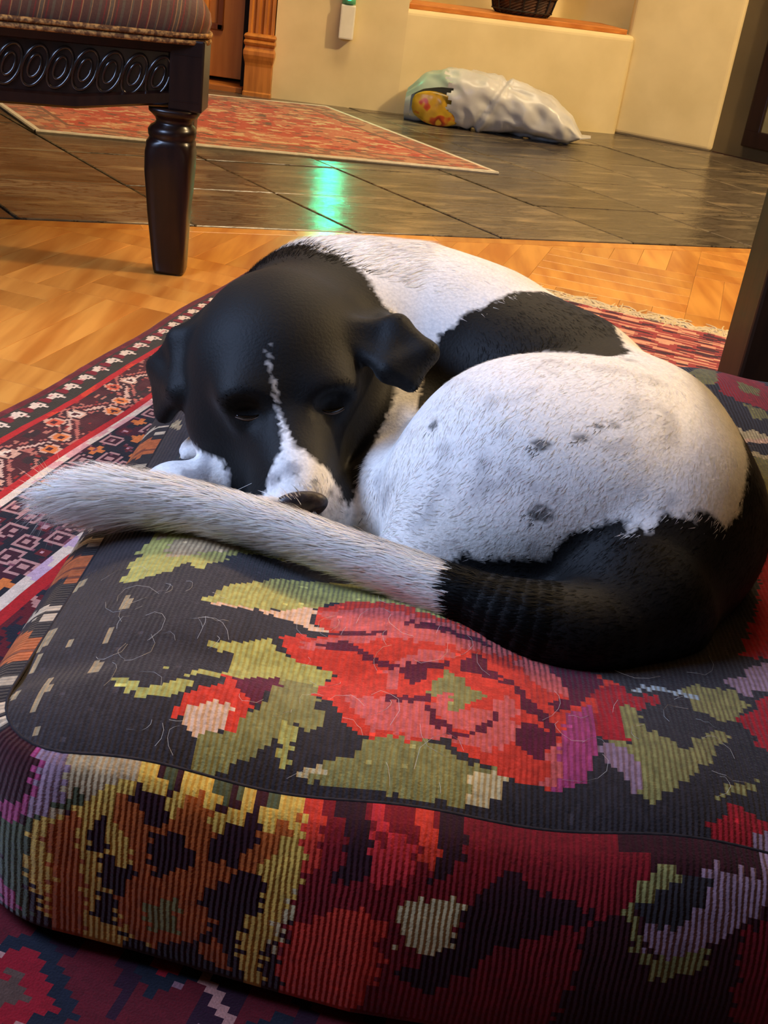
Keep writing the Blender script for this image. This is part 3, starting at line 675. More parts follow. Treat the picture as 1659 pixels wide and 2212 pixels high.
TOPPOLY = """O -171,649 -168,692 -163,724 -157,732 -120,733 -95,732 -75,740 -57,737 -31,721 -58,721 -85,713 -94,706 -105,691 -120,667 -131,674 -143,657 -157,650
T -146,711 -115,725 -94,725 -104,704 -134,685 -149,681
O -108,626 -95,651 -84,664 -61,684 -35,693 -12,697 8,685 31,673 56,650 84,637 49,633 25,645 -1,657 -26,657 -34,648 -60,635 -81,628 -100,620
P -102,622 -72,630 -57,634 -43,647 -34,644 -41,629 -31,624 -14,617 -28,617 -47,624 -72,628 -98,619
O -101,576 -77,588 -60,599 -53,587 -41,586 -17,579 -24,566 -20,555 -37,550 -44,564 -65,553 -105,542 -95,549 -77,555 -81,575 -89,574
O -148,536 -138,537 -126,530 -116,532 -109,538 -96,539 -102,528 -124,521 -136,528
O -117,549 -111,552 -111,546
G -65,553 -39,566 -15,562 -22,549 -26,534 -43,518 -48,505 -66,490 -86,487 -85,504 -69,513 -60,525 -48,551
R -106,514 -101,520 -100,527 -93,529 -95,536 -80,542 -78,553 -74,554 -68,546 -61,532 -62,525 -68,512 -74,512 -75,519 -98,513 -104,511
M -72,552 -47,565 -46,555 -52,549 -60,529 -66,534 -72,544
P -99,513 -96,518 -87,525 -75,530 -70,526 -75,519 -75,512 -81,507 -85,504 -96,506
G -28,496 -14,503 1,510 17,535 29,529 42,525 53,523 64,515 75,513 91,514 89,507 82,493 66,491 40,491 14,492 -14,493
C 70,509 90,516 89,507 83,493 71,492
C -28,498 -16,503 -13,499 -23,495
O -45,517 -40,525 -33,523 -35,513 -32,503 -37,497 -41,509
G -34,533 -21,541 -17,530 -24,522 -31,522
R -54,599 -45,611 -33,611 -21,616 -35,630 -34,646 -13,660 12,658 31,648 49,639 81,635 103,635 124,626 141,614 161,602 168,590 188,590 184,584 160,573 147,557 134,523 118,507 105,508 92,510 72,518 59,523 53,530 37,524 18,524 8,521 -7,532 -14,547 -26,554 -24,566 -14,577 -26,583 -41,584 -48,590
L -33,640 0,651 31,638 62,629 87,626 99,625 92,610 62,607 32,611 9,611 -9,607 -26,600 -43,596 -38,605 -15,615
L 100,621 117,617 121,607 130,592 128,579 118,581 106,589 98,604
L 15,583 33,602 53,603 59,598 33,589 23,583 21,565 15,565
L -7,558 16,556 41,557 43,544 53,535 66,531 85,549 98,547 91,534 80,524 58,528 31,527 10,528 1,538
L 113,532 127,543 122,519 120,508 107,508 113,518
L 46,562 57,564 56,555 64,553 80,557 88,571 97,561 97,551 77,545 66,536 52,540 46,550
M 22,586 30,591 55,594 55,589 41,585 40,581 34,572 26,576
M 16,559 40,561 44,575 47,573 42,555 16,553
M 61,598 74,606 78,592 86,590 85,583 71,586 61,586
M 83,585 92,586 99,578 105,567 114,562 120,551 120,540 116,540 113,552 102,560 94,577
M 91,536 99,550 119,545 118,538 111,532 110,524 105,523 102,529 91,532
M 42,551 46,552 47,542 54,539 59,534 66,536 76,545 85,554 86,550 76,539 66,532 56,531 43,538
M 117,614 140,617 153,603 151,594 138,578 122,562 114,569 129,577 130,584 122,597
M -29,603 -15,610 -3,606 4,596 22,586 20,583 2,592 -5,600 -25,598
M -33,615 -10,620 14,620 14,616 -9,615
M 22,632 49,628 62,623 80,620 77,616 50,622 22,627
G 43,564 45,577 52,584 61,582 64,574 71,571 77,568 74,561 66,559 64,551 55,549 56,557 57,564 47,562
V 126,560 143,575 143,544 139,523 133,514 123,506 115,506 120,513 119,533 126,550
D 145,590 161,600 171,591 187,592 186,584 169,576 158,577 162,566 164,549 158,538 151,539 144,544 144,575
G 158,577 169,577 173,557 187,547 194,541 219,567 228,565 211,540 191,517 177,505 168,503 161,509 154,517 147,541 162,542
U 141,533 147,541 161,533 165,521 163,504 156,512 149,523
G 207,611 238,614 247,602 231,580 221,577 207,586
U 234,623 271,652 284,655 277,626 263,619 243,611
B 171,600 195,604 214,600 212,595 194,599 172,596
D 233,582 250,600 263,619 281,622 265,554 244,562 241,574
D 201,488 210,499 222,507 238,503 254,503 236,489 209,482
U 220,485 237,499 254,503 251,481 229,477
G 205,509 219,521 235,530 233,524 218,514 209,509
D 345,1230 401,1335 415,1248 432,1231 410,1147 379,1148 359,1151 342,1168
G 320,1234 369,1322 343,1195 327,1193
G 358,1148 383,1145 383,1121 366,1112
G 372,1230 398,1225 389,1191 367,1186
P 325,1055 404,1085 400,1069 323,1045
C 328,1065 336,1083 346,1086 349,1075 358,1088 366,1078 373,1079 405,1091 403,1083 326,1053
G 326,1011 392,1038 336,838 308,825 306,870 314,942
C 327,1020 344,1033 358,1030 394,1045 392,1036 355,1019 341,1020 329,1007
D 305,825 334,830 292,662 252,654 286,741"""
FRONTPOLY = """T -166,114 -166,129 -161,129 -140,138 -123,142 -99,132 -113,122 -129,118 -148,107 -157,95 -167,85
U -174,83 -172,110 -170,129 -158,130 -152,125 -154,109 -162,89
V -191,89 -176,99 -173,115 -171,124 -166,122 -171,106 -178,85 -191,77
N -159,105 -144,114 -141,108 -148,102 -158,102
N -191,77 -175,87 -166,96 -163,77 -170,54 -167,24 -177,21 -190,39
V -190,39 -178,38 -177,23 -191,20
N -103,136 -84,135 -12,135 -9,120 -33,112 -46,123 -65,117 -71,124 -89,126 -94,122
Y -172,60 -166,91 -145,104 -139,113 -116,125 -103,131 -94,122 -94,120 -89,124 -78,128 -70,122 -66,120 -67,113 -59,116 -51,122 -47,121 -39,117 -33,114 -25,121 -20,124 -14,122 -18,112 -16,93 -18,83 -26,65 -30,42 -32,-21 -39,-26 -44,38 -46,59 -52,61 -113,16 -130,-13 -136,16 -156,-20 -158,24 -165,46
A -126,115 -119,118 -115,120 -94,107 -82,122 -76,119 -72,113 -66,93 -47,104 -38,109 -23,113 -32,104 -40,93 -44,85 -59,53 -71,37 -97,27 -115,37 -115,59 -108,76 -113,94 -124,104
A -155,96 -141,102 -141,85 -137,63 -133,48 -142,-12 -159,-16 -154,58 -159,81
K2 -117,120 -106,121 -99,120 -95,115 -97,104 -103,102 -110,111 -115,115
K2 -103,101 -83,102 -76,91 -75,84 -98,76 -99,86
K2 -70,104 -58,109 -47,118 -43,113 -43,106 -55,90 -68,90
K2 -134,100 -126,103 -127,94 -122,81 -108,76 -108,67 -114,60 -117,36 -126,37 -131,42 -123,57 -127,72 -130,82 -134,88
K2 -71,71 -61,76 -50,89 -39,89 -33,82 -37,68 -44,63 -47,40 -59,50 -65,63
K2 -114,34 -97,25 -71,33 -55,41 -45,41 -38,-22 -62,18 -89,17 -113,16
A -68,37 -58,44 -50,36 -51,25 -65,25
G -100,57 -81,64 -81,42 -98,39
C -15,91 -10,94 -12,76 -21,63 -24,44 -28,43 -26,65
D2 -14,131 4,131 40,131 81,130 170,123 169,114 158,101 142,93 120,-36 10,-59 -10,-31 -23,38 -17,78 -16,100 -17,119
R -20,112 -17,122 -10,124 -9,113 -10,97 -16,93
R 42,126 53,125 54,106 45,107
R2 20,127 27,129 25,117 20,118
R2 12,116 25,114 40,118 43,105 33,95 20,98
R -16,67 20,83 34,78 31,61 37,47 -11,-23 -23,35
R 83,127 93,127 92,125 83,125
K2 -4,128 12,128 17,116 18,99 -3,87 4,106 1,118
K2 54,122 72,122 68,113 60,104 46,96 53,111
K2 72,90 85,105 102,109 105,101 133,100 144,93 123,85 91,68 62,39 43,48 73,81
C 37,88 47,92 71,95 73,86 64,63 53,65 42,68
G 156,101 170,121 184,125 179,115 163,102 167,94 174,80 207,96 205,77 177,67
U 169,96 190,113 199,125 222,122 239,125 240,117 217,98 194,83 174,83
K 160,104 179,115 185,123 201,121 200,114 189,101 177,97
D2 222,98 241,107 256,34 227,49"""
KCOL = {'K': (48, 41, 43), 'K2': (48, 12, 22), 'D2': (122, 16, 24), 'O': (166, 158, 84), 'G': (132, 124, 72), 'N': (74, 76, 48), 'T': (176, 150, 112), 'P': (214, 172, 140), 'C': (196, 176, 130),  # D2: the crimson D darkened for the dim right of the front face
        'R': (200, 54, 36), 'R2': (188, 40, 44), 'L': (198, 88, 82), 'M': (92, 20, 42), 'V': (158, 58, 98), 'D': (158, 24, 32), 'U': (142, 112, 124), 'B': (150, 160, 164), 'Y': (206, 164, 72), 'A': (172, 84, 28)}
def read_polys(txt):
    out = []
    for ln in txt.strip().split('\n'):
        w = ln.split(); out.append((np.array(srgb(*KCOL[w[0]])), np.array([[float(q)/1000 for q in p.split(',')] for p in w[1:]])))
    return out
def inside(poly, x, y):
    r = np.zeros(len(x), bool); n = len(poly)
    for i in range(n):
        x0, y0 = poly[i]; x1, y1 = poly[(i+1) % n]
        if y0 == y1: continue
        c = ((y0 > y) != (y1 > y)) & (x < (x1-x0)*(y-y0)/(y1-y0)+x0); r ^= c
    return r
def weave(polys, x, y, base):
    col = np.tile(np.array(base), (len(x), 1))
    for c, p in polys: col[inside(p, x, y)] = c
    return col
def cushion():
    root = empty('floor_cushion', (CX0, CY0, 0)); tag(root, 'thick kilim floor cushion with woven red rose and yellow flower under the dog', 'cushion')
    O = np.array([CX0, CY0, 0])
    M = mat_attr('kilim_wool', 0.95, 0.20, 260, 0.18, ribs=(0, 0.0034), bstr=0.36)
    dx, dy = 0.0034, 0.0026
    nx, ny = int((CX1-CX0)/dx), int((CY1-CY0)/dy)
    X, Y = np.meshgrid(np.linspace(CX0, CX1, nx+1), np.linspace(CY0, CY1, ny+1)); X = X.ravel(); Y = Y.ravel()
    dd = rrect_d(X, Y); 
    # pull the outside points of the grid onto the rounded seam
    cx, cy = (CX0+CX1)/2, (CY0+CY1)/2
    px = np.clip(X, CX0+CR, CX1-CR); py = np.clip(Y, CY0+CR, CY1-CR); rl = np.hypot(X-px, Y-py)
    k = (rl > CR); f_ = np.where(k, CR/np.maximum(rl, 1e-6), 1); X2, Y2 = px+(X-px)*f_, py+(Y-py)*f_
    V = np.stack([X2, Y2, top_z(X2, Y2)], 1); F = grid_faces(nx, ny)
    cen = np.stack([X, Y], 1)[F].mean(1); keep = rrect_d(cen[:, 0], cen[:, 1]) < 0.003
    F = F[keep]; cen = cen[keep]
    ci = np.round((cen[:, 0]-CX0)/dx).astype(int)
    jit = (vn(np.stack([ci*1.7, ci*0+0.5, ci*0], 1), 51)-0.5)*0.007
    jx = (vn(np.stack([np.round(cen[:, 1]/0.0052)*1.3, cen[:, 1]*0, cen[:, 1]*0+2], 1), 52)-0.5)*0.006
    base = srgb(*KCOL['K'])
    col = weave(read_polys(TOPPOLY), cen[:, 0]+jx, cen[:, 1]+jit, base)
    TP = read_polys(TOPPOLY); mk = cen[:, 0] > 0.34; un = mk & (np.abs(col-np.array(base)).sum(1) < 1e-6)
    col[un] = weave(TP, (0.66-cen[:, 0]+jx)[un], (cen[:, 1]+jit)[un], base)
    # tawny and cream flecks near the left seam
    n = vn(np.stack([cen[:, 0]*120, cen[:, 1]*60, cen[:, 0]*0], 1), 53); dl = cen[:, 0]-CX0
    col[(n > 0.80) & (dl < 0.05)] = srgb(150, 128, 96); col[(vn(np.stack([cen[:, 0]*260, cen[:, 1]*160, cen[:, 0]*0], 1), 54) > 0.955)] *= 1.8
    col *= (0.82+0.36*vn(np.stack([ci*0.9, np.round(cen[:, 1]/dy)*0.35, ci*0.0], 1), 55))[:, None]
    mesh_np('top_panel', V-O, F, M, root, True, {'pattern': ('CORNER', np.repeat(col, 4, 0))}, np.stack([X, Y], 1))
    # gusset: perimeter x height
    per = []
    st = 0.0034
    for (ax, ay, a0) in ((CX1-CR, CY0+CR, -90), (CX1-CR, CY1-CR, 0), (CX0+CR, CY1-CR, 90), (CX0+CR, CY0+CR, 180)):
        for k in range(0, 27):
            a = math.radians(a0+90*k/26); per.append((ax+CR*math.cos(a), ay+CR*math.sin(a), math.cos(a), math.sin(a)))
    full = []
    for i in range(len(per)):
        a, b = np.array(per[i]), np.array(per[(i+1) % len(per)]); m_ = max(1, int(np.hypot(*(b-a)[:2])/st))
        for q in range(m_): full.append(a+(b-a)*q/m_)
    full = np.array(full); nP = len(full); nT = 40
    T, Pm = np.meshgrid(np.linspace(0, 1, nT+1), np.arange(nP), indexing='ij'); T = T.ravel(); Pm = Pm.ravel(); B = full[Pm]
    sz = seam_z(B[:, 0], B[:, 1])
    off = gus_off(T, np.where(B[:, 3] < -0.5, B[:, 0], np.where(B[:, 0] < 0, -0.02, 0.1)))*(1+0.10*np.sin(Pm*0.035)*(1-T))
    V = np.stack([B[:, 0]+B[:, 2]*off, B[:, 1]+B[:, 3]*off, 0.004+T*(sz-0.004)], 1)
    i, j = np.meshgrid(np.arange(nT), np.arange(nP), indexing='ij'); i = i.ravel(); j = j.ravel(); j1 = (j+1) % nP
    F = np.stack([i*nP+j, i*nP+j1, (i+1)*nP+j1, (i+1)*nP+j], 1)
    cen = V[F].mean(1); nb = full[j]
    s_arc = j*st; UVv = np.stack([Pm*st, V[:, 2]], 1)
    jz = (vn(np.stack([j*1.7, j*0+0.5, j*0], 1), 61)-0.5)*0.008; jx = (vn(np.stack([i*1.3, i*0, i*0+2], 1), 62)-0.5)*0.008
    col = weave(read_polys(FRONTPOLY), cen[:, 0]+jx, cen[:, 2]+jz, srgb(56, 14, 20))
    # the other sides: feathered stripes of orange, cream and black
    sd = nb[:, 3] > -0.60
    l_ = cen[:, 1]+0.9*(cen[:, 2]-0.06)+0.012*vn(np.stack([i*1.1, j*0.2, j*0], 1), 63); ph = (l_/0.105) % 1
    fe = vn(np.stack([j*0.5, i*0.16, j*0], 1), 64)
    sc_ = np.tile(np.array(srgb(40, 34, 36)), (len(ph), 1))
    sc_[(ph < 0.34)] = srgb(176, 88, 44); sc_[(ph < 0.34) & (fe > 0.70)] = srgb(120, 58, 36)
    sc_[(ph > 0.48) & (ph < 0.62) & (fe > 0.42)] = srgb(184, 160, 132); sc_[(ph > 0.75) & (ph < 0.83) & (fe > 0.58)] = srgb(160, 140, 116)
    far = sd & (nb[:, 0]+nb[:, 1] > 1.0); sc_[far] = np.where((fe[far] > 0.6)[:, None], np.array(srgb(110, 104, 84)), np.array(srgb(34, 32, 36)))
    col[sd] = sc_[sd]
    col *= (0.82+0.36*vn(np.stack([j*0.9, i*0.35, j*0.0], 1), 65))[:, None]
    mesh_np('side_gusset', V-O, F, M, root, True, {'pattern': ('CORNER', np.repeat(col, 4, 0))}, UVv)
    # bottom panel and a thin dark line along the seam
    bm = bmesh.new(); add_loft(bm, [[(x+nx_*0.01-CX0, y+ny_*0.01-CY0, z) for x, y, nx_, ny_ in full[::6]] for z in (0.0062, 0.0072)])
    M_seam = mat_noise('dark_seam_tone', srgb(30, 24, 26), srgb(48, 38, 40), 200, 0.95)
    obj('bottom_panel', bm, M_seam, root)
    bm = bmesh.new(); r0 = [(x-CX0, y-CY0, float(seam_z(x, y))-0.0005) for x, y, _, _ in full[::3]]
    add_tube(bm, r0+[r0[0]], 0.0011, 6, False); obj('seam_line', bm, M_seam, root, True)
    # loose dog hairs caught on the weave
    r_ = random.Random(9); bm = bmesh.new()
    for q in range(70):
        x = r_.uniform(CX0+0.03, 0.22); y = r_.uniform(CY0+0.01, 0.66); a = r_.uniform(0, 2*PI); L_ = r_.uniform(0.008, 0.032); cu = r_.uniform(-2, 2); pts = []
        for k in range(6):
            u = k/5; xx, yy = x+u*L_*math.cos(a+cu*u), y+u*L_*math.sin(a+cu*u)
            if rrect_d(xx, yy) > -0.004: break
            pts.append((xx-CX0, yy-CY0, float(top_z(np.float64(xx), np.float64(yy)))+0.0006+0.003*math.sin(PI*u)*r_.random()))
        if len(pts) > 2: add_tube(bm, pts, 0.00009, 3)
    o = obj('shed_hair', bm, mat_noise('pale_dog_hair', srgb(196, 190, 182), srgb(214, 208, 200), 50, 0.6), root); o['kind'] = 'stuff'; o['label'] = 'pale shed dog hairs on the weave'
cushion()

# ------------------------------------------------------------------ the dog: one continuous body from a distance field
#DOG-BEGIN
def _n(v): v = np.asarray(v, float); return v/np.linalg.norm(v)
HS = np.array([-0.098, 0.866, 0.214]); KS = (1.18, 1.06, 1.10); HF = _n([0.042, -0.140, -0.046])
HR = _n(np.cross(HF, [-0.13, 0.0, 1.0])); HU = np.cross(HR, HF)               # right (image right), up; slight head roll
def hp(r, f, u): return HS+r*KS[0]*HR+f*KS[1]*HF+u*KS[2]*HU
def hr_(*r): return tuple(a*b for a, b in zip(r, KS))
def s_cap(p, a, b, ra, rb):
    a = np.asarray(a, float); b = np.asarray(b, float); d = b-a
    h = np.clip(((p-a)@d)/(d@d), 0, 1)
    return np.linalg.norm(p-a-h[:, None]*d, axis=1)-(ra+(rb-ra)*h)
def s_ell(p, c, r, axes=None):
    q = p-np.asarray(c, float)
    if axes is not None: q = q@np.stack(axes, 1)
    r = np.asarray(r, float)
    k0 = np.linalg.norm(q/r, axis=1); k1 = np.linalg.norm(q/(r*r), axis=1)
    return k0*(k0-1)/np.maximum(k1, 1e-9)
def s_tri(p, a, b, c, th):
    a, b, c = (np.asarray(v, float) for v in (a, b, c))
    ba, cb, ac = b-a, c-b, a-c; pa, pb, pc = p-a, p-b, p-c; nor = np.cross(ba, ac)
    side = np.sign(pa@np.cross(ba, nor))+np.sign(pb@np.cross(cb, nor))+np.sign(pc@np.cross(ac, nor))
    def e(q, d): h = np.clip((q@d)/(d@d), 0, 1); w = d*h[:, None]-q; return (w*w).sum(1)
    ed = np.minimum(np.minimum(e(pa, ba), e(pb, cb)), e(pc, ac)); fl = (pa@nor)**2/(nor@nor)
    return np.sqrt(np.where(side < 2, ed, fl))-th
FRAME = (HR, HF, HU)
# (blend radius, kind, args, bound centre, bound radius)
PR = []
def cap(k, a, b, ra, rb): PR.append((k, s_cap, (a, b, ra, rb), (np.array(a)+np.array(b))/2, np.linalg.norm(np.array(a)-np.array(b))/2+max(ra, rb)))
def ell(k, c, r, ax=None): PR.append((k, s_ell, (c, r, ax), np.array(c), max(r)))
def tri(k, a, b, c, th): m = (np.array(a)+np.array(b)+np.array(c))/3; PR.append((k, s_tri, (a, b, c, th), m, max(np.linalg.norm(np.array(v)-m) for v in (a, b, c))+th))
def cut(k, c, r, ax=None): PR.append((-k, s_ell, (c, r, ax), np.array(c), max(r)))
# trunk curled round
cap(.03, (-.078, .985, .205), (.000, 1.000, .205), .088, .096)
cap(.03, (.000, 1.000, .205), (.062, .985, .200), .096, .092)
cap(.03, (.062, .985, .200), (.130, .925, .195), .092, .086)
cap(.03, (.130, .925, .195), (.185, .845, .188), .086, .080)
cap(.03, (.185, .845, .188), (.205, .770, .176), .080, .074)
cap(.03, (.205, .770, .176), (.180, .694, .156), .074, .060)
# chest, belly and the folded forelegs under the head
ell(.03, (-.06, .930, .17), (.085, .075, .060))
ell(.03, (.020, .900, .165), (.080, .090, .060))
ell(.02, (-.09, .850, .150), (.060, .060, .034))
cap(.006, (-.090, .835, .140), (-.150, .806, .139), .021, .019)
cap(.006, (-.090, .888, .138), (-.146, .880, .135), .019, .017)
# paws
ell(.006, (-.163, .801, .141), (.027, .021, .018)); ell(.006, (-.156, .876, .138), (.022, .017, .016))
for q in (-0.0115, -0.004, 0.004, 0.0115): ell(.005, (-.184+abs(q)*0.25, .796+q*1.15, .138), (.0095, .0062, .0105))
for q in (-0.009, 0.0, 0.009): ell(.004, (-.172+abs(q)*0.3, .873+q, .136), (.008, .0055, .009))
# neck
cap(.035, (-.066, .985, .218), (-.092, .900, .222), .082, .070)
# thigh, knee, lower leg, other leg
ell(.010, (.122, .796, .192), (.116, .112, .094))
ell(.022, (.075, .775, .172), (.082, .075, .062))
ell(.040, (.182, .800, .198), (.078, .105, .078))
cap(.02, (.060, .760, .160), (.035, .735, .145), .048, .032)
cap(.015, (.040, .735, .140), (.120, .690, .142), .026, .022)
ell(.012, (-.004, .815, .150), (.030, .062, .042))
# tail
TL = [(.185, .686, .158), (.152, .650, .154), (.110, .640, .158), (.059, .656, .162), (-.006, .684, .163), (-.074, .710, .164), (-.144, .728, .163), (-.197, .736, .157), (-.226, .738, .152)]
TR = [.046, .036, .029, .0190, .0155, .0145, .0150, .0140, .006]
def _cr(A, m=6):
    A = np.array(A, float); A = A[:, None] if A.ndim == 1 else A; B = np.concatenate([A[:1], A, A[-1:]]); out = []
    for i in range(1, len(B)-2):
        for q in range(m):
            t = q/m; a, b, c, d = B[i-1], B[i], B[i+1], B[i+2]
            out.append(.5*(2*b+(c-a)*t+(2*a-5*b+4*c-d)*t*t+(3*b-a-3*c+d)*t**3))
    return np.array(out+[A[-1]])
TL = [tuple(v) for v in _cr(TL)]; TR = [float(v[0]) for v in _cr(TR)]
NTS = len(TL)-1
def s_tail(p): return np.minimum.reduce([s_cap(p, TL[i], TL[i+1], TR[i], TR[i+1]) for i in range(NTS)])
PR.append((.012, s_tail, (), np.array([-.02, .69, .16]), .25))
# head
ell(.02, hp(0, -.006, .004), hr_(.060, .066, .056), FRAME)
ell(.02, hp(0, -.050, .006), hr_(.042, .040, .044), FRAME)
for sg in (-1, 1):
    ell(.02, hp(sg*.034, .012, -.022), hr_(.033, .042, .034), FRAME)           # cheek
    ell(.016, hp(sg*.027, .044, .026), hr_(.020, .022, .016), FRAME)           # brow
cap(.022, hp(0, .045, -.010), hp(0, .120, -.018), .0425, .0285)              # muzzle
ell(.014, hp(0, .085, .002), hr_(.022, .055, .022), FRAME)                     # bridge
for sg in (-1, 1): ell(.010, hp(sg*.016, .112, -.024), hr_(.017, .030, .020), FRAME)   # flews
ell(.012, hp(0, .085, -.036), hr_(.022, .050, .014), FRAME)                    # lower jaw
for sg in (-1, 1):
    cut(.014, hp(sg*.0290, .063, .0262), hr_(.010, .010, .0066), FRAME)     # eye sockets
    ell(.005, hp(sg*.0280, .0530, .0105), hr_(.0110, .0100, .0090), FRAME)  # closed lids
ell(.030, hp(0, -.015, .012), hr_(.052, .060, .050), FRAME)                 # broad dome of the skull
# ears
tri(.012, (-.141, .868, .252), (-.164, .905, .246), (-.186, .886, .230), .0068)
tri(.010, (-.164, .905, .246), (-.186, .886, .230), (-.206, .900, .198), .0068)
tri(.010, (-.141, .868, .252), (-.186, .886, .230), (-.176, .852, .198), .0068)
tri(.010, (-.186, .886, .230), (-.206, .900, .198), (-.176, .852, .198), .0068)
tri(.010, (-.206, .900, .198), (-.178, .852, .198), (-.193, .868, .170), .0085)
tri(.014, (-.056, .862, .262), (-.022, .900, .262), (-.010, .866, .273), .0062)
tri(.010, (-.022, .900, .262), (-.010, .866, .273), (.016, .846, .262), .0062)
tri(.010, (-.056, .862, .262), (-.010, .866, .273), (-.012, .832, .248), .0062)
tri(.010, (-.010, .866, .273), (.016, .846, .262), (-.012, .832, .248), .0064)
tri(.008, (.016, .846, .262), (-.012, .832, .248), (.006, .828, .242), .0075)
def dog_field(P, cull=True):
    P = np.asarray(P, float); d = np.full(len(P), 0.06)
    for k, fn, args, c, br in PR:
        m = np.linalg.norm(P-c, axis=1) < br+0.05
        if not m.any(): continue
        v = fn(P[m], *args); o = d[m]
        if k > 0:
            h = np.maximum(k-np.abs(v-o), 0)/k; d[m] = np.minimum(v, o)-h*h*k*0.25
        else:
            k = -k; v = -v; h = np.maximum(k-np.abs(v-o), 0)/k; d[m] = np.maximum(v, o)+h*h*k*0.25
    return d
#DOG-END

def surface_net(field, lo, hi, h):
    n = [int(math.ceil((hi[i]-lo[i])/h))+1 for i in range(3)]
    ax = [lo[i]+h*np.arange(n[i]) for i in range(3)]
    G = np.stack(np.meshgrid(*ax, indexing='ij'), -1).reshape(-1, 3)
    vals = np.empty(len(G), np.float32)
    for a in range(0, len(G), 400000): vals[a:a+400000] = field(G[a:a+400000])
    D = vals.reshape(n); sg = D < 0
    cs = [(i, j, k) for i in (0, 1) for j in (0, 1) for k in (0, 1)]
    sl = lambda c: tuple(slice(c[q], n[q]-1+c[q]) for q in range(3))
    cnt = sum(sg[sl(c)].astype(np.int8) for c in cs); mix = (cnt > 0) & (cnt < 8)
    idx = np.full(mix.shape, -1, np.int64); cells = np.argwhere(mix); idx[mix] = np.arange(len(cells))
    acc = np.zeros((len(cells), 3)); num = np.zeros(len(cells))
    for a in range(8):
        for b in range(a+1, 8):
            ca, cb = np.array(cs[a]), np.array(cs[b])
            if np.abs(ca-cb).sum() != 1: continue
            da = D[tuple((cells+ca).T)]; db = D[tuple((cells+cb).T)]; x = (da < 0) != (db < 0)
            t = np.where(x, da/np.where(x, da-db, 1), 0)
            acc += np.where(x[:, None], ca+t[:, None]*(cb-ca), 0); num += x
    V = np.array(lo)+h*(cells+acc/num[:, None])
    F = []
    for q in range(3):
        u, v = (q+1) % 3, (q+2) % 3
        e = np.eye(3, dtype=int)
        s0 = [slice(0, n[w]) for w in range(3)]; s0[q] = slice(0, n[q]-1); s1 = [slice(0, n[w]) for w in range(3)]; s1[q] = slice(1, n[q])
        E = np.argwhere(sg[tuple(s0)] != sg[tuple(s1)])
        E = E[(E[:, u] > 0) & (E[:, v] > 0) & (E[:, u] < n[u]-1) & (E[:, v] < n[v]-1)]
        a = idx[tuple((E-e[u]-e[v]).T)]; b = idx[tuple((E-e[v]).T)]; c = idx[tuple(E.T)]; d = idx[tuple((E-e[u]).T)]
        fl = sg[tuple(E.T)]
        F.append(np.where(fl[:, None], np.stack([a, b, c, d], 1), np.stack([d, c, b, a], 1)))
    return V, np.concatenate(F)
def grad(P, e=0.0012):
    g = np.stack([dog_field(P+np.eye(3)[i]*e)-dog_field(P-np.eye(3)[i]*e) for i in range(3)], 1)
    return g/np.maximum(np.linalg.norm(g, axis=1, keepdims=True), 1e-9)
DV, DF = surface_net(dog_field, (-.25, .60, .118), (.30, 1.10, .325), 0.0027)
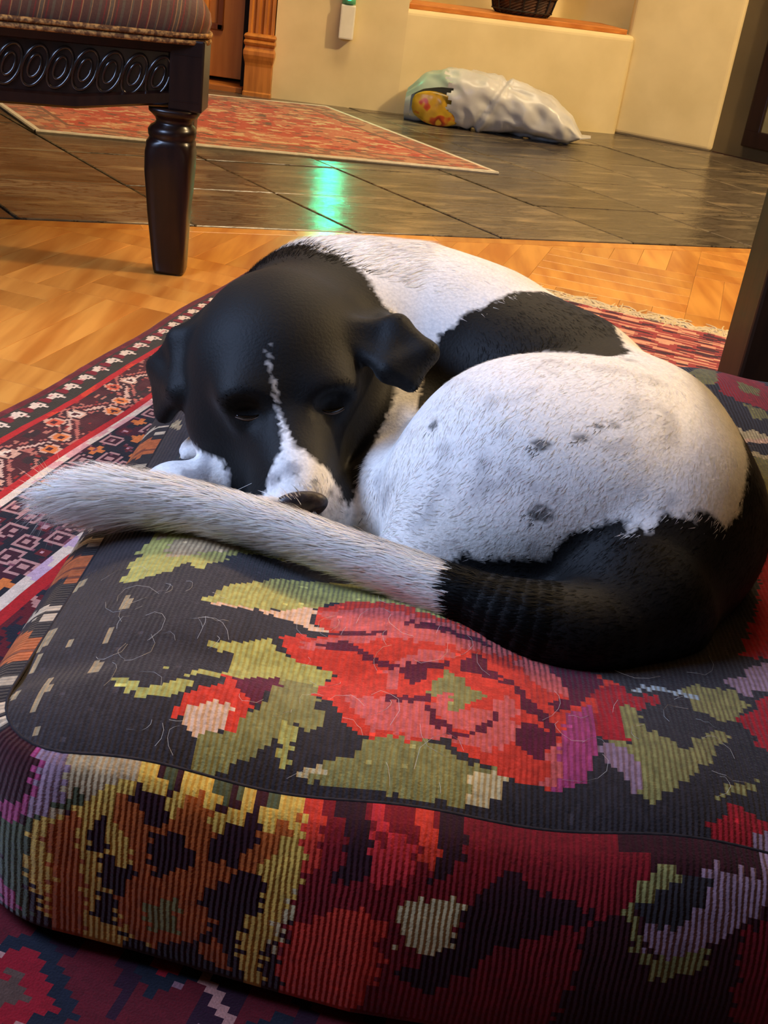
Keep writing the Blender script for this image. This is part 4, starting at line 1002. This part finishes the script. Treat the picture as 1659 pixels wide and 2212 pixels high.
# coat colours: where the fur itself is black or white
THIGH = [a for a in PR if a[1] is s_ell and abs(a[2][0][0]-.122) < 1e-6][0][2]
SPOTS = [(.100, .714, .254, .0050), (.127, .719, .260, .0042), (.148, .731, .266, .0038), (.137, .728, .267, .0028), (.105, .689, .215, .0062), (.026, .761, .238, .004), (.124, .864, .272, .004), (.216, .803, .263, .004), (.209, .797, .266, .003), (.176, .768, .272, .003), (.085, .745, .262, .003), (.060, .80, .262, .003)]
def coat(P, jit=0.0):
    """returns blackness 0..1 and a grey mottling 0..1 for points on the dog"""
    x, y, z = P.T
    n = (vn(P*70, 71)-0.5)+0.6*(vn(P*170, 72)-0.5); e = 0.010*n+jit
    q = P-HS; r, f, u = q@HR/KS[0], q@HF/KS[1], q@HU/KS[2]
    thigh = s_ell(P, *THIGH) < 0.004
    ruff = np.interp(x, [-.25, -.16, -.125, -.108, -.085, -.064, -.043, -.029, -.022, -.002, .02], [1.06, 1.01, .99, .977, .957, .943, .932, .920, .913, .877, .84])
    head = (y < ruff+e) & (x < -.004+0.25*e) & (z > .120) & ~(thigh & (y < .85))
    head &= ~((x > np.interp(y, [.74, .77, .81, .836, .862], [-.030, -.024, -.019, -.010, -.003])+.3*e) & (z < .232) & (y < .868))
    ear = np.minimum.reduce([a[1](P, *a[2]) for a in PR if a[1] is s_tri]) < .009; ear &= ~(thigh & (x > .02))
    blk = head | ear
    paw = (x < -.124+.5*e) & (z < .166) & (y < .90) & (f < .095+0*f) & ((z < .158) | (x < -.13)) & (r > .028) & ~ear & ((x > -.17) | (y < .84) | (z < .150))
    blk &= ~paw
    rc = np.interp(f, [.03, .12], [.012, .003]); w = np.interp(f, [.028, .04, .075, .092, .101, .107, .113, .120, .13], [0, .0004, .0009, .0020, .0042, .0085, .017, .026, .04])
    blaze = (np.abs(r-rc) < w*(1+3*n*0.25)) & (u > -.045) & (f > .028) & (x < 0) & (y < .86)
    blk &= ~blaze
    speck = blaze & (f > .108) & (vn(P*150, 75) > .70)
    band = (x > .015) & (x < .172+e) & (y < .904+.70*(x-.024)+e) & (y > .835) & ~(thigh & (y < .875)) & (z > .14) & (y > .70+.9*x)
    blk |= band & ~head
    zb = np.interp(x, [.05, .058, .09, .114, .122, .146, .183, .20, .23, .245], [.160, .170, .178, .184, .20, .217, .223, .229, .223, .226])
    rump = (x > .053+0.6*e) & (((y < .728) & (z < zb+e)) | (y < .674))
    rump |= (x > .244+.5*np.maximum(0, z-.235)+0.4*e) & (y < .835)
    rump |= (y < .80) & (z < .19) & (x > .19)
    tail = (np.minimum.reduce([s_cap(P, TL[i], TL[i+1], TR[i], TR[i+1]) for i in range(NTS)]) < .004) & (x < .053+.6*e)
    blk |= rump; blk &= ~tail
    tail_all = np.minimum.reduce([s_cap(P, TL[i], TL[i+1], TR[i], TR[i+1]) for i in range(NTS//4, NTS)]) < .007
    speck &= ~tail_all
    b = blk.astype(float)
    for sx, sy, sz, sr_ in SPOTS: b = np.maximum(b, 0.8*(np.linalg.norm((P-np.array([sx, sy, sz]))*np.array([.75, 1, 1]), axis=1) < sr_*(1+0.8*n)))
    b = np.maximum(b, 0.75*speck)
    mot = np.clip((vn(P*48, 73)*0.6+vn(P*95, 74)*0.4-0.56)*5, 0, 1)*(s_ell(P, *THIGH) < 0.02)*0.5
    mot = np.maximum(mot, np.clip((vn(P*90, 76)-0.5)*5, 0, 1)*paw*0.75)
    mot = np.maximum(mot, np.clip((vn(P*70, 77)-0.42)*4, 0, 1)*blaze*(f > .112)*(r > -.012)*.7)
    mot = mot*~tail_all
    return b, mot
WHITE, BLACK, GREY = np.array(srgb(246, 241, 235)), np.array(srgb(9, 8, 8)), np.array(srgb(142, 138, 142))
def coat_rgb(P, jit=0.0):
    b, mot = coat(P, jit); c = WHITE*(1-mot[:, None])+GREY*mot[:, None]
    return c*(1-b[:, None])+BLACK*b[:, None], b
dog = empty('dog', (0.02, 0.82, 0.13)); tag(dog, 'black and white short-haired dog asleep curled up on the kilim floor cushion', 'dog')
DO = np.array([0.02, 0.82, 0.13])
m_body = mat_attr('dog_coat', 0.62, 0.10, 420, 0.05, bstr=0.14, spec=0.22)
DN = grad(DV)
_g = np.random.default_rng(8); bcol = sum(coat_rgb(DV+_g.normal(0, .0011, DV.shape))[0] for _ in range(4))/4
mesh_np('body', DV-DO, DF, m_body, dog, True, {'pattern': ('POINT', bcol)})

def fur():
    g = np.random.default_rng(4)
    tri_ = np.concatenate([DF[:, [0, 1, 2]], DF[:, [0, 2, 3]]])
    A = DV[tri_]; cr_ = np.cross(A[:, 1]-A[:, 0], A[:, 2]-A[:, 0]); ar = np.linalg.norm(cr_, axis=1)/2
    cen = A.mean(1); nrm = cr_/np.maximum(ar[:, None]*2, 1e-12)
    tl = np.minimum.reduce([s_cap(cen, TL[i], TL[i+1], TR[i], TR[i+1]) for i in range(NTS//4, NTS)]) < .005
    wgt = ar*(cen[:, 2] > .132)*(1+5*tl)*np.where(nrm[:, 1] > 0.75, 0.35, 1.0)
    NS = 140000
    pick = g.choice(len(tri_), NS, p=wgt/wgt.sum()); u = g.random((NS, 2)); k = u.sum(1) > 1; u[k] = 1-u[k]
    a = A[pick]; R = a[:, 0]+u[:, :1]*(a[:, 1]-a[:, 0])+u[:, 1:]*(a[:, 2]-a[:, 0])
    n = grad(R)
    # direction of growth: blended from lines along the body
    lines = [((-.06, .95, .27), (.0, 1.0, .29)), ((.0, 1.0, .29), (.07, .985, .28)), ((.07, .985, .28), (.14, .92, .28)), ((.14, .92, .28), (.2, .84, .27)), ((.2, .84, .26), (.24, .76, .22)), ((.24, .76, .2), (.2, .66, .16)),
             ((.13, .86, .28), (.06, .76, .23)), ((.16, .76, .27), (.08, .70, .21)), ((.05, .84, .24), (.0, .75, .18)), ((.12, .69, .23), (.07, .68, .17)),
             (tuple(hp(0, .13, 0)), tuple(hp(0, .05, .03))), (tuple(hp(0, .05, .03)), tuple(hp(0, -.06, .06))), (tuple(hp(.05, .03, -.02)), tuple(hp(.06, -.05, 0))), (tuple(hp(-.05, .03, -.02)), tuple(hp(-.06, -.05, 0))),
             ((-.14, .868, .25), (-.19, .875, .17)), ((-.05, .87, .266), (.01, .835, .245)), ((-.11, .83, .15), (-.18, .80, .14))]
    lines += [(TL[i], TL[i+1]) for i in range(NTS)]
    D = np.zeros_like(R); W = np.zeros(NS)
    for i, (p, q) in enumerate(lines):
        p, q = np.array(p), np.array(q); d = q-p; L_ = np.linalg.norm(d)
        dist = s_cap(R, p, q, 0, 0); w = 1/(dist**2+4e-4)**2; D += w[:, None]*d/L_
    D += 0.16*np.linalg.norm(D, axis=1, keepdims=True)*(np.stack([vn(R*45, 81+i) for i in range(3)], 1)-0.5)*2
    D -= (D*n).sum(1)[:, None]*n; D /= np.maximum(np.linalg.norm(D, axis=1, keepdims=True), 1e-9)
    S_ = np.cross(n, D); ang = g.normal(0, 1, NS)*np.where(tl[pick], .12, .20); D = D*np.cos(ang)[:, None]+S_*np.sin(ang)[:, None]; S_ = np.cross(n, D)
    q = R-HS; hd = (np.linalg.norm(q/np.array([.085, .16, .10]), axis=1) < 1) & (R[:, 0] < -.0)
    hr = (R[:, 0] < .035) & (R[:, 1] > .80) & (R[:, 2] > .165) & (R[:, 1] < .93)
    tails = np.minimum.reduce([s_cap(R, TL[i], TL[i+1], TR[i], TR[i+1]) for i in range(3*NTS//8, NTS)]) < .006
    paws = (R[:, 0] < -.11) & (R[:, 2] < .17) & ~tails
    L_ = np.full(NS, .0100); L_[hr] = .0055; L_[hd & (R[:, 1] < .84)] = .0045; L_[paws] = .0035
    rf = (R[:, 1] > .925) & (R[:, 0] < .0); L_[rf] = .017
    L_[tails] = np.interp(R[tails, 0], [-.23, -.20, -.12, .06], [.038, .036, .022, .013])
    L_ *= g.uniform(.6, 1.25, NS)
    lift = np.where(tails, g.uniform(.10, .50, NS)*np.interp(R[:, 0], [-.22, -.12], [1.7, 1.0]), g.uniform(.05, .22, NS)); lift[hr | paws] *= .6
    b_c, b_ = coat_rgb(R, g.normal(0, .0022, NS))
    wd = np.where(tails, .00042, .00034)*g.uniform(.7, 1.2, NS)
    ts = np.array([0, .36, .72, 1.0]); ws = np.array([1.0, .9, .55, 0])
    droop = np.where(tails, -.25, 0)
    P4 = [R-n*.0008+D*(L_*t)[:, None]+n*(L_*lift*(t-.42*t*t))[:, None]+np.array([0, 0, 1.])*(L_*droop*t*t*.5)[:, None] for t in ts]
    Vv = np.empty((NS, 7, 3))
    for i in range(3):
        Vv[:, 2*i] = P4[i]-S_*(wd*ws[i])[:, None]; Vv[:, 2*i+1] = P4[i]+S_*(wd*ws[i])[:, None]
    Vv[:, 6] = P4[3]
    T = np.array([[0, 1, 3], [0, 3, 2], [2, 3, 5], [2, 5, 4], [4, 5, 6]])
    F = (np.arange(NS)[:, None, None]*7+T[None]).reshape(-1, 3)
    shade = np.where(tails, g.uniform(.92, 1.08, NS), g.uniform(.82, 1.06, NS))[:, None]; warm = 1+g.normal(0, .02, (NS, 3))
    col = np.repeat(np.clip(b_c*shade*warm, 0, 1), 7, 0)
    m, nt, b = new_mat('dog_fur'); at = nt.nodes.new('ShaderNodeAttribute'); at.attribute_name = 'pattern'
    nt.links.new(at.outputs['Color'], b.inputs['Base Color']); b.inputs['Roughness'].default_value = 0.6; b.inputs['Specular IOR Level'].default_value = 0.2
    tr_ = nt.nodes.new('ShaderNodeBsdfTranslucent'); nt.links.new(at.outputs['Color'], tr_.inputs['Color']); mx = nt.nodes.new('ShaderNodeMixShader'); mx.inputs[0].default_value = 0.35
    nt.links.new(b.outputs[0], mx.inputs[1]); nt.links.new(tr_.outputs[0], mx.inputs[2]); nt.links.new(mx.outputs[0], nt.nodes['Material Output'].inputs['Surface'])
    o = mesh_np('fur', Vv.reshape(-1, 3)-DO, F, m, dog, True, {'pattern': ('POINT', col)}); o['kind'] = 'stuff'
fur()
# nose leather, closed eyes, whiskers
def ellipsoid(name, c, r, axes, m, parent, seg=20):
    bm = bmesh.new(); bmesh.ops.create_uvsphere(bm, u_segments=seg, v_segments=seg//2, radius=1.0)
    for v in bm.verts: v.co = Vector(np.array(c)-DO+sum(v.co[i]*r[i]*axes[i] for i in range(3)))
    return obj(name, bm, m, parent, True)
M_nose = mat_noise('black_nose_leather', srgb(22, 18, 20), srgb(58, 44, 42), 160, 0.45, bstr=0.4)
M_eye = mat_noise('dark_wet_eye', srgb(14, 10, 9), srgb(20, 14, 12), 40, 0.12, spec=0.7)
M_lid = mat_noise('black_eyelid', srgb(20, 15, 15), srgb(30, 22, 22), 90, 0.5)
M_rim = mat_noise('pale_lid_rim', srgb(92, 74, 62), srgb(110, 90, 76), 60, 0.5)
def surf(p, d, n=60):
    p = np.array(p, float)
    for _ in range(n):
        v = float(dog_field(p[None])[0]); p = p+d*v*0.8
        if abs(v) < 1e-4: break
    return p
bm = bmesh.new(); bmesh.ops.create_uvsphere(bm, u_segments=28, v_segments=18, radius=1.0)
NC = hp(.002, .1385, .0035)
for v in bm.verts:
    a, b, c = v.co; w = 1.0+0.18*c; nost = 0
    for sg in (-1, 1): nost = max(nost, math.exp(-(((a-sg*.55)/.22)**2+((c+.15)/.28)**2)) if b > 0 else 0)
    b2 = b*(1-.45*nost)
    v.co = Vector(NC-DO+a*w*.0195*HR+b2*.0090*HF+c*.0125*HU)
obj('nose', bm, M_nose, dog, True)['label'] = 'black nose leather'
for sg in (-1, 1):
    pts = []; low = []
    for k in range(9):
        t = k/8-.5; ed = _n(.62*HF+.78*HU); p = surf(hp(sg*.028+t*.0150, .0545, .0105+.0030*t*t*4+sg*t*.003)+ed*.03, -ed); pts.append(p-DO); low.append(p-DO+HF*.0012-HU*.0012)
    rr_ = [.0004+.0013*math.sin(PI*k/8) for k in range(9)]
    bm = bmesh.new(); add_tube(bm, pts, rr_, 8); obj('eye', bm, M_eye, dog, True)['label'] = 'almost closed dark eye'
    bm = bmesh.new(); add_tube(bm, low, [.0003+.0007*math.sin(PI*k/8) for k in range(9)], 6); obj('eyelid', bm, M_rim, dog, True)
r_ = random.Random(2); bm = bmesh.new()
for q in range(22):
    sg = r_.choice((-1, 1)); p = surf(hp(sg*.05, r_.uniform(.095, .125), r_.uniform(-.03, -.008)), -sg*HR); L_ = r_.uniform(.02, .045); d = _n(sg*HR+HF*r_.uniform(-.2, .5)+HU*r_.uniform(-.3, .3))
    add_tube(bm, [p-DO+d*L_*t+np.array([0, 0, -.006*t*t]) for t in (0, .33, .66, 1)], [.00018, .00016, .0001, .00004], 4)
w = obj('whiskers', bm, mat_noise('pale_whisker', srgb(214, 208, 200), srgb(226, 220, 212), 50, 0.4), dog); w['kind'] = 'stuff'
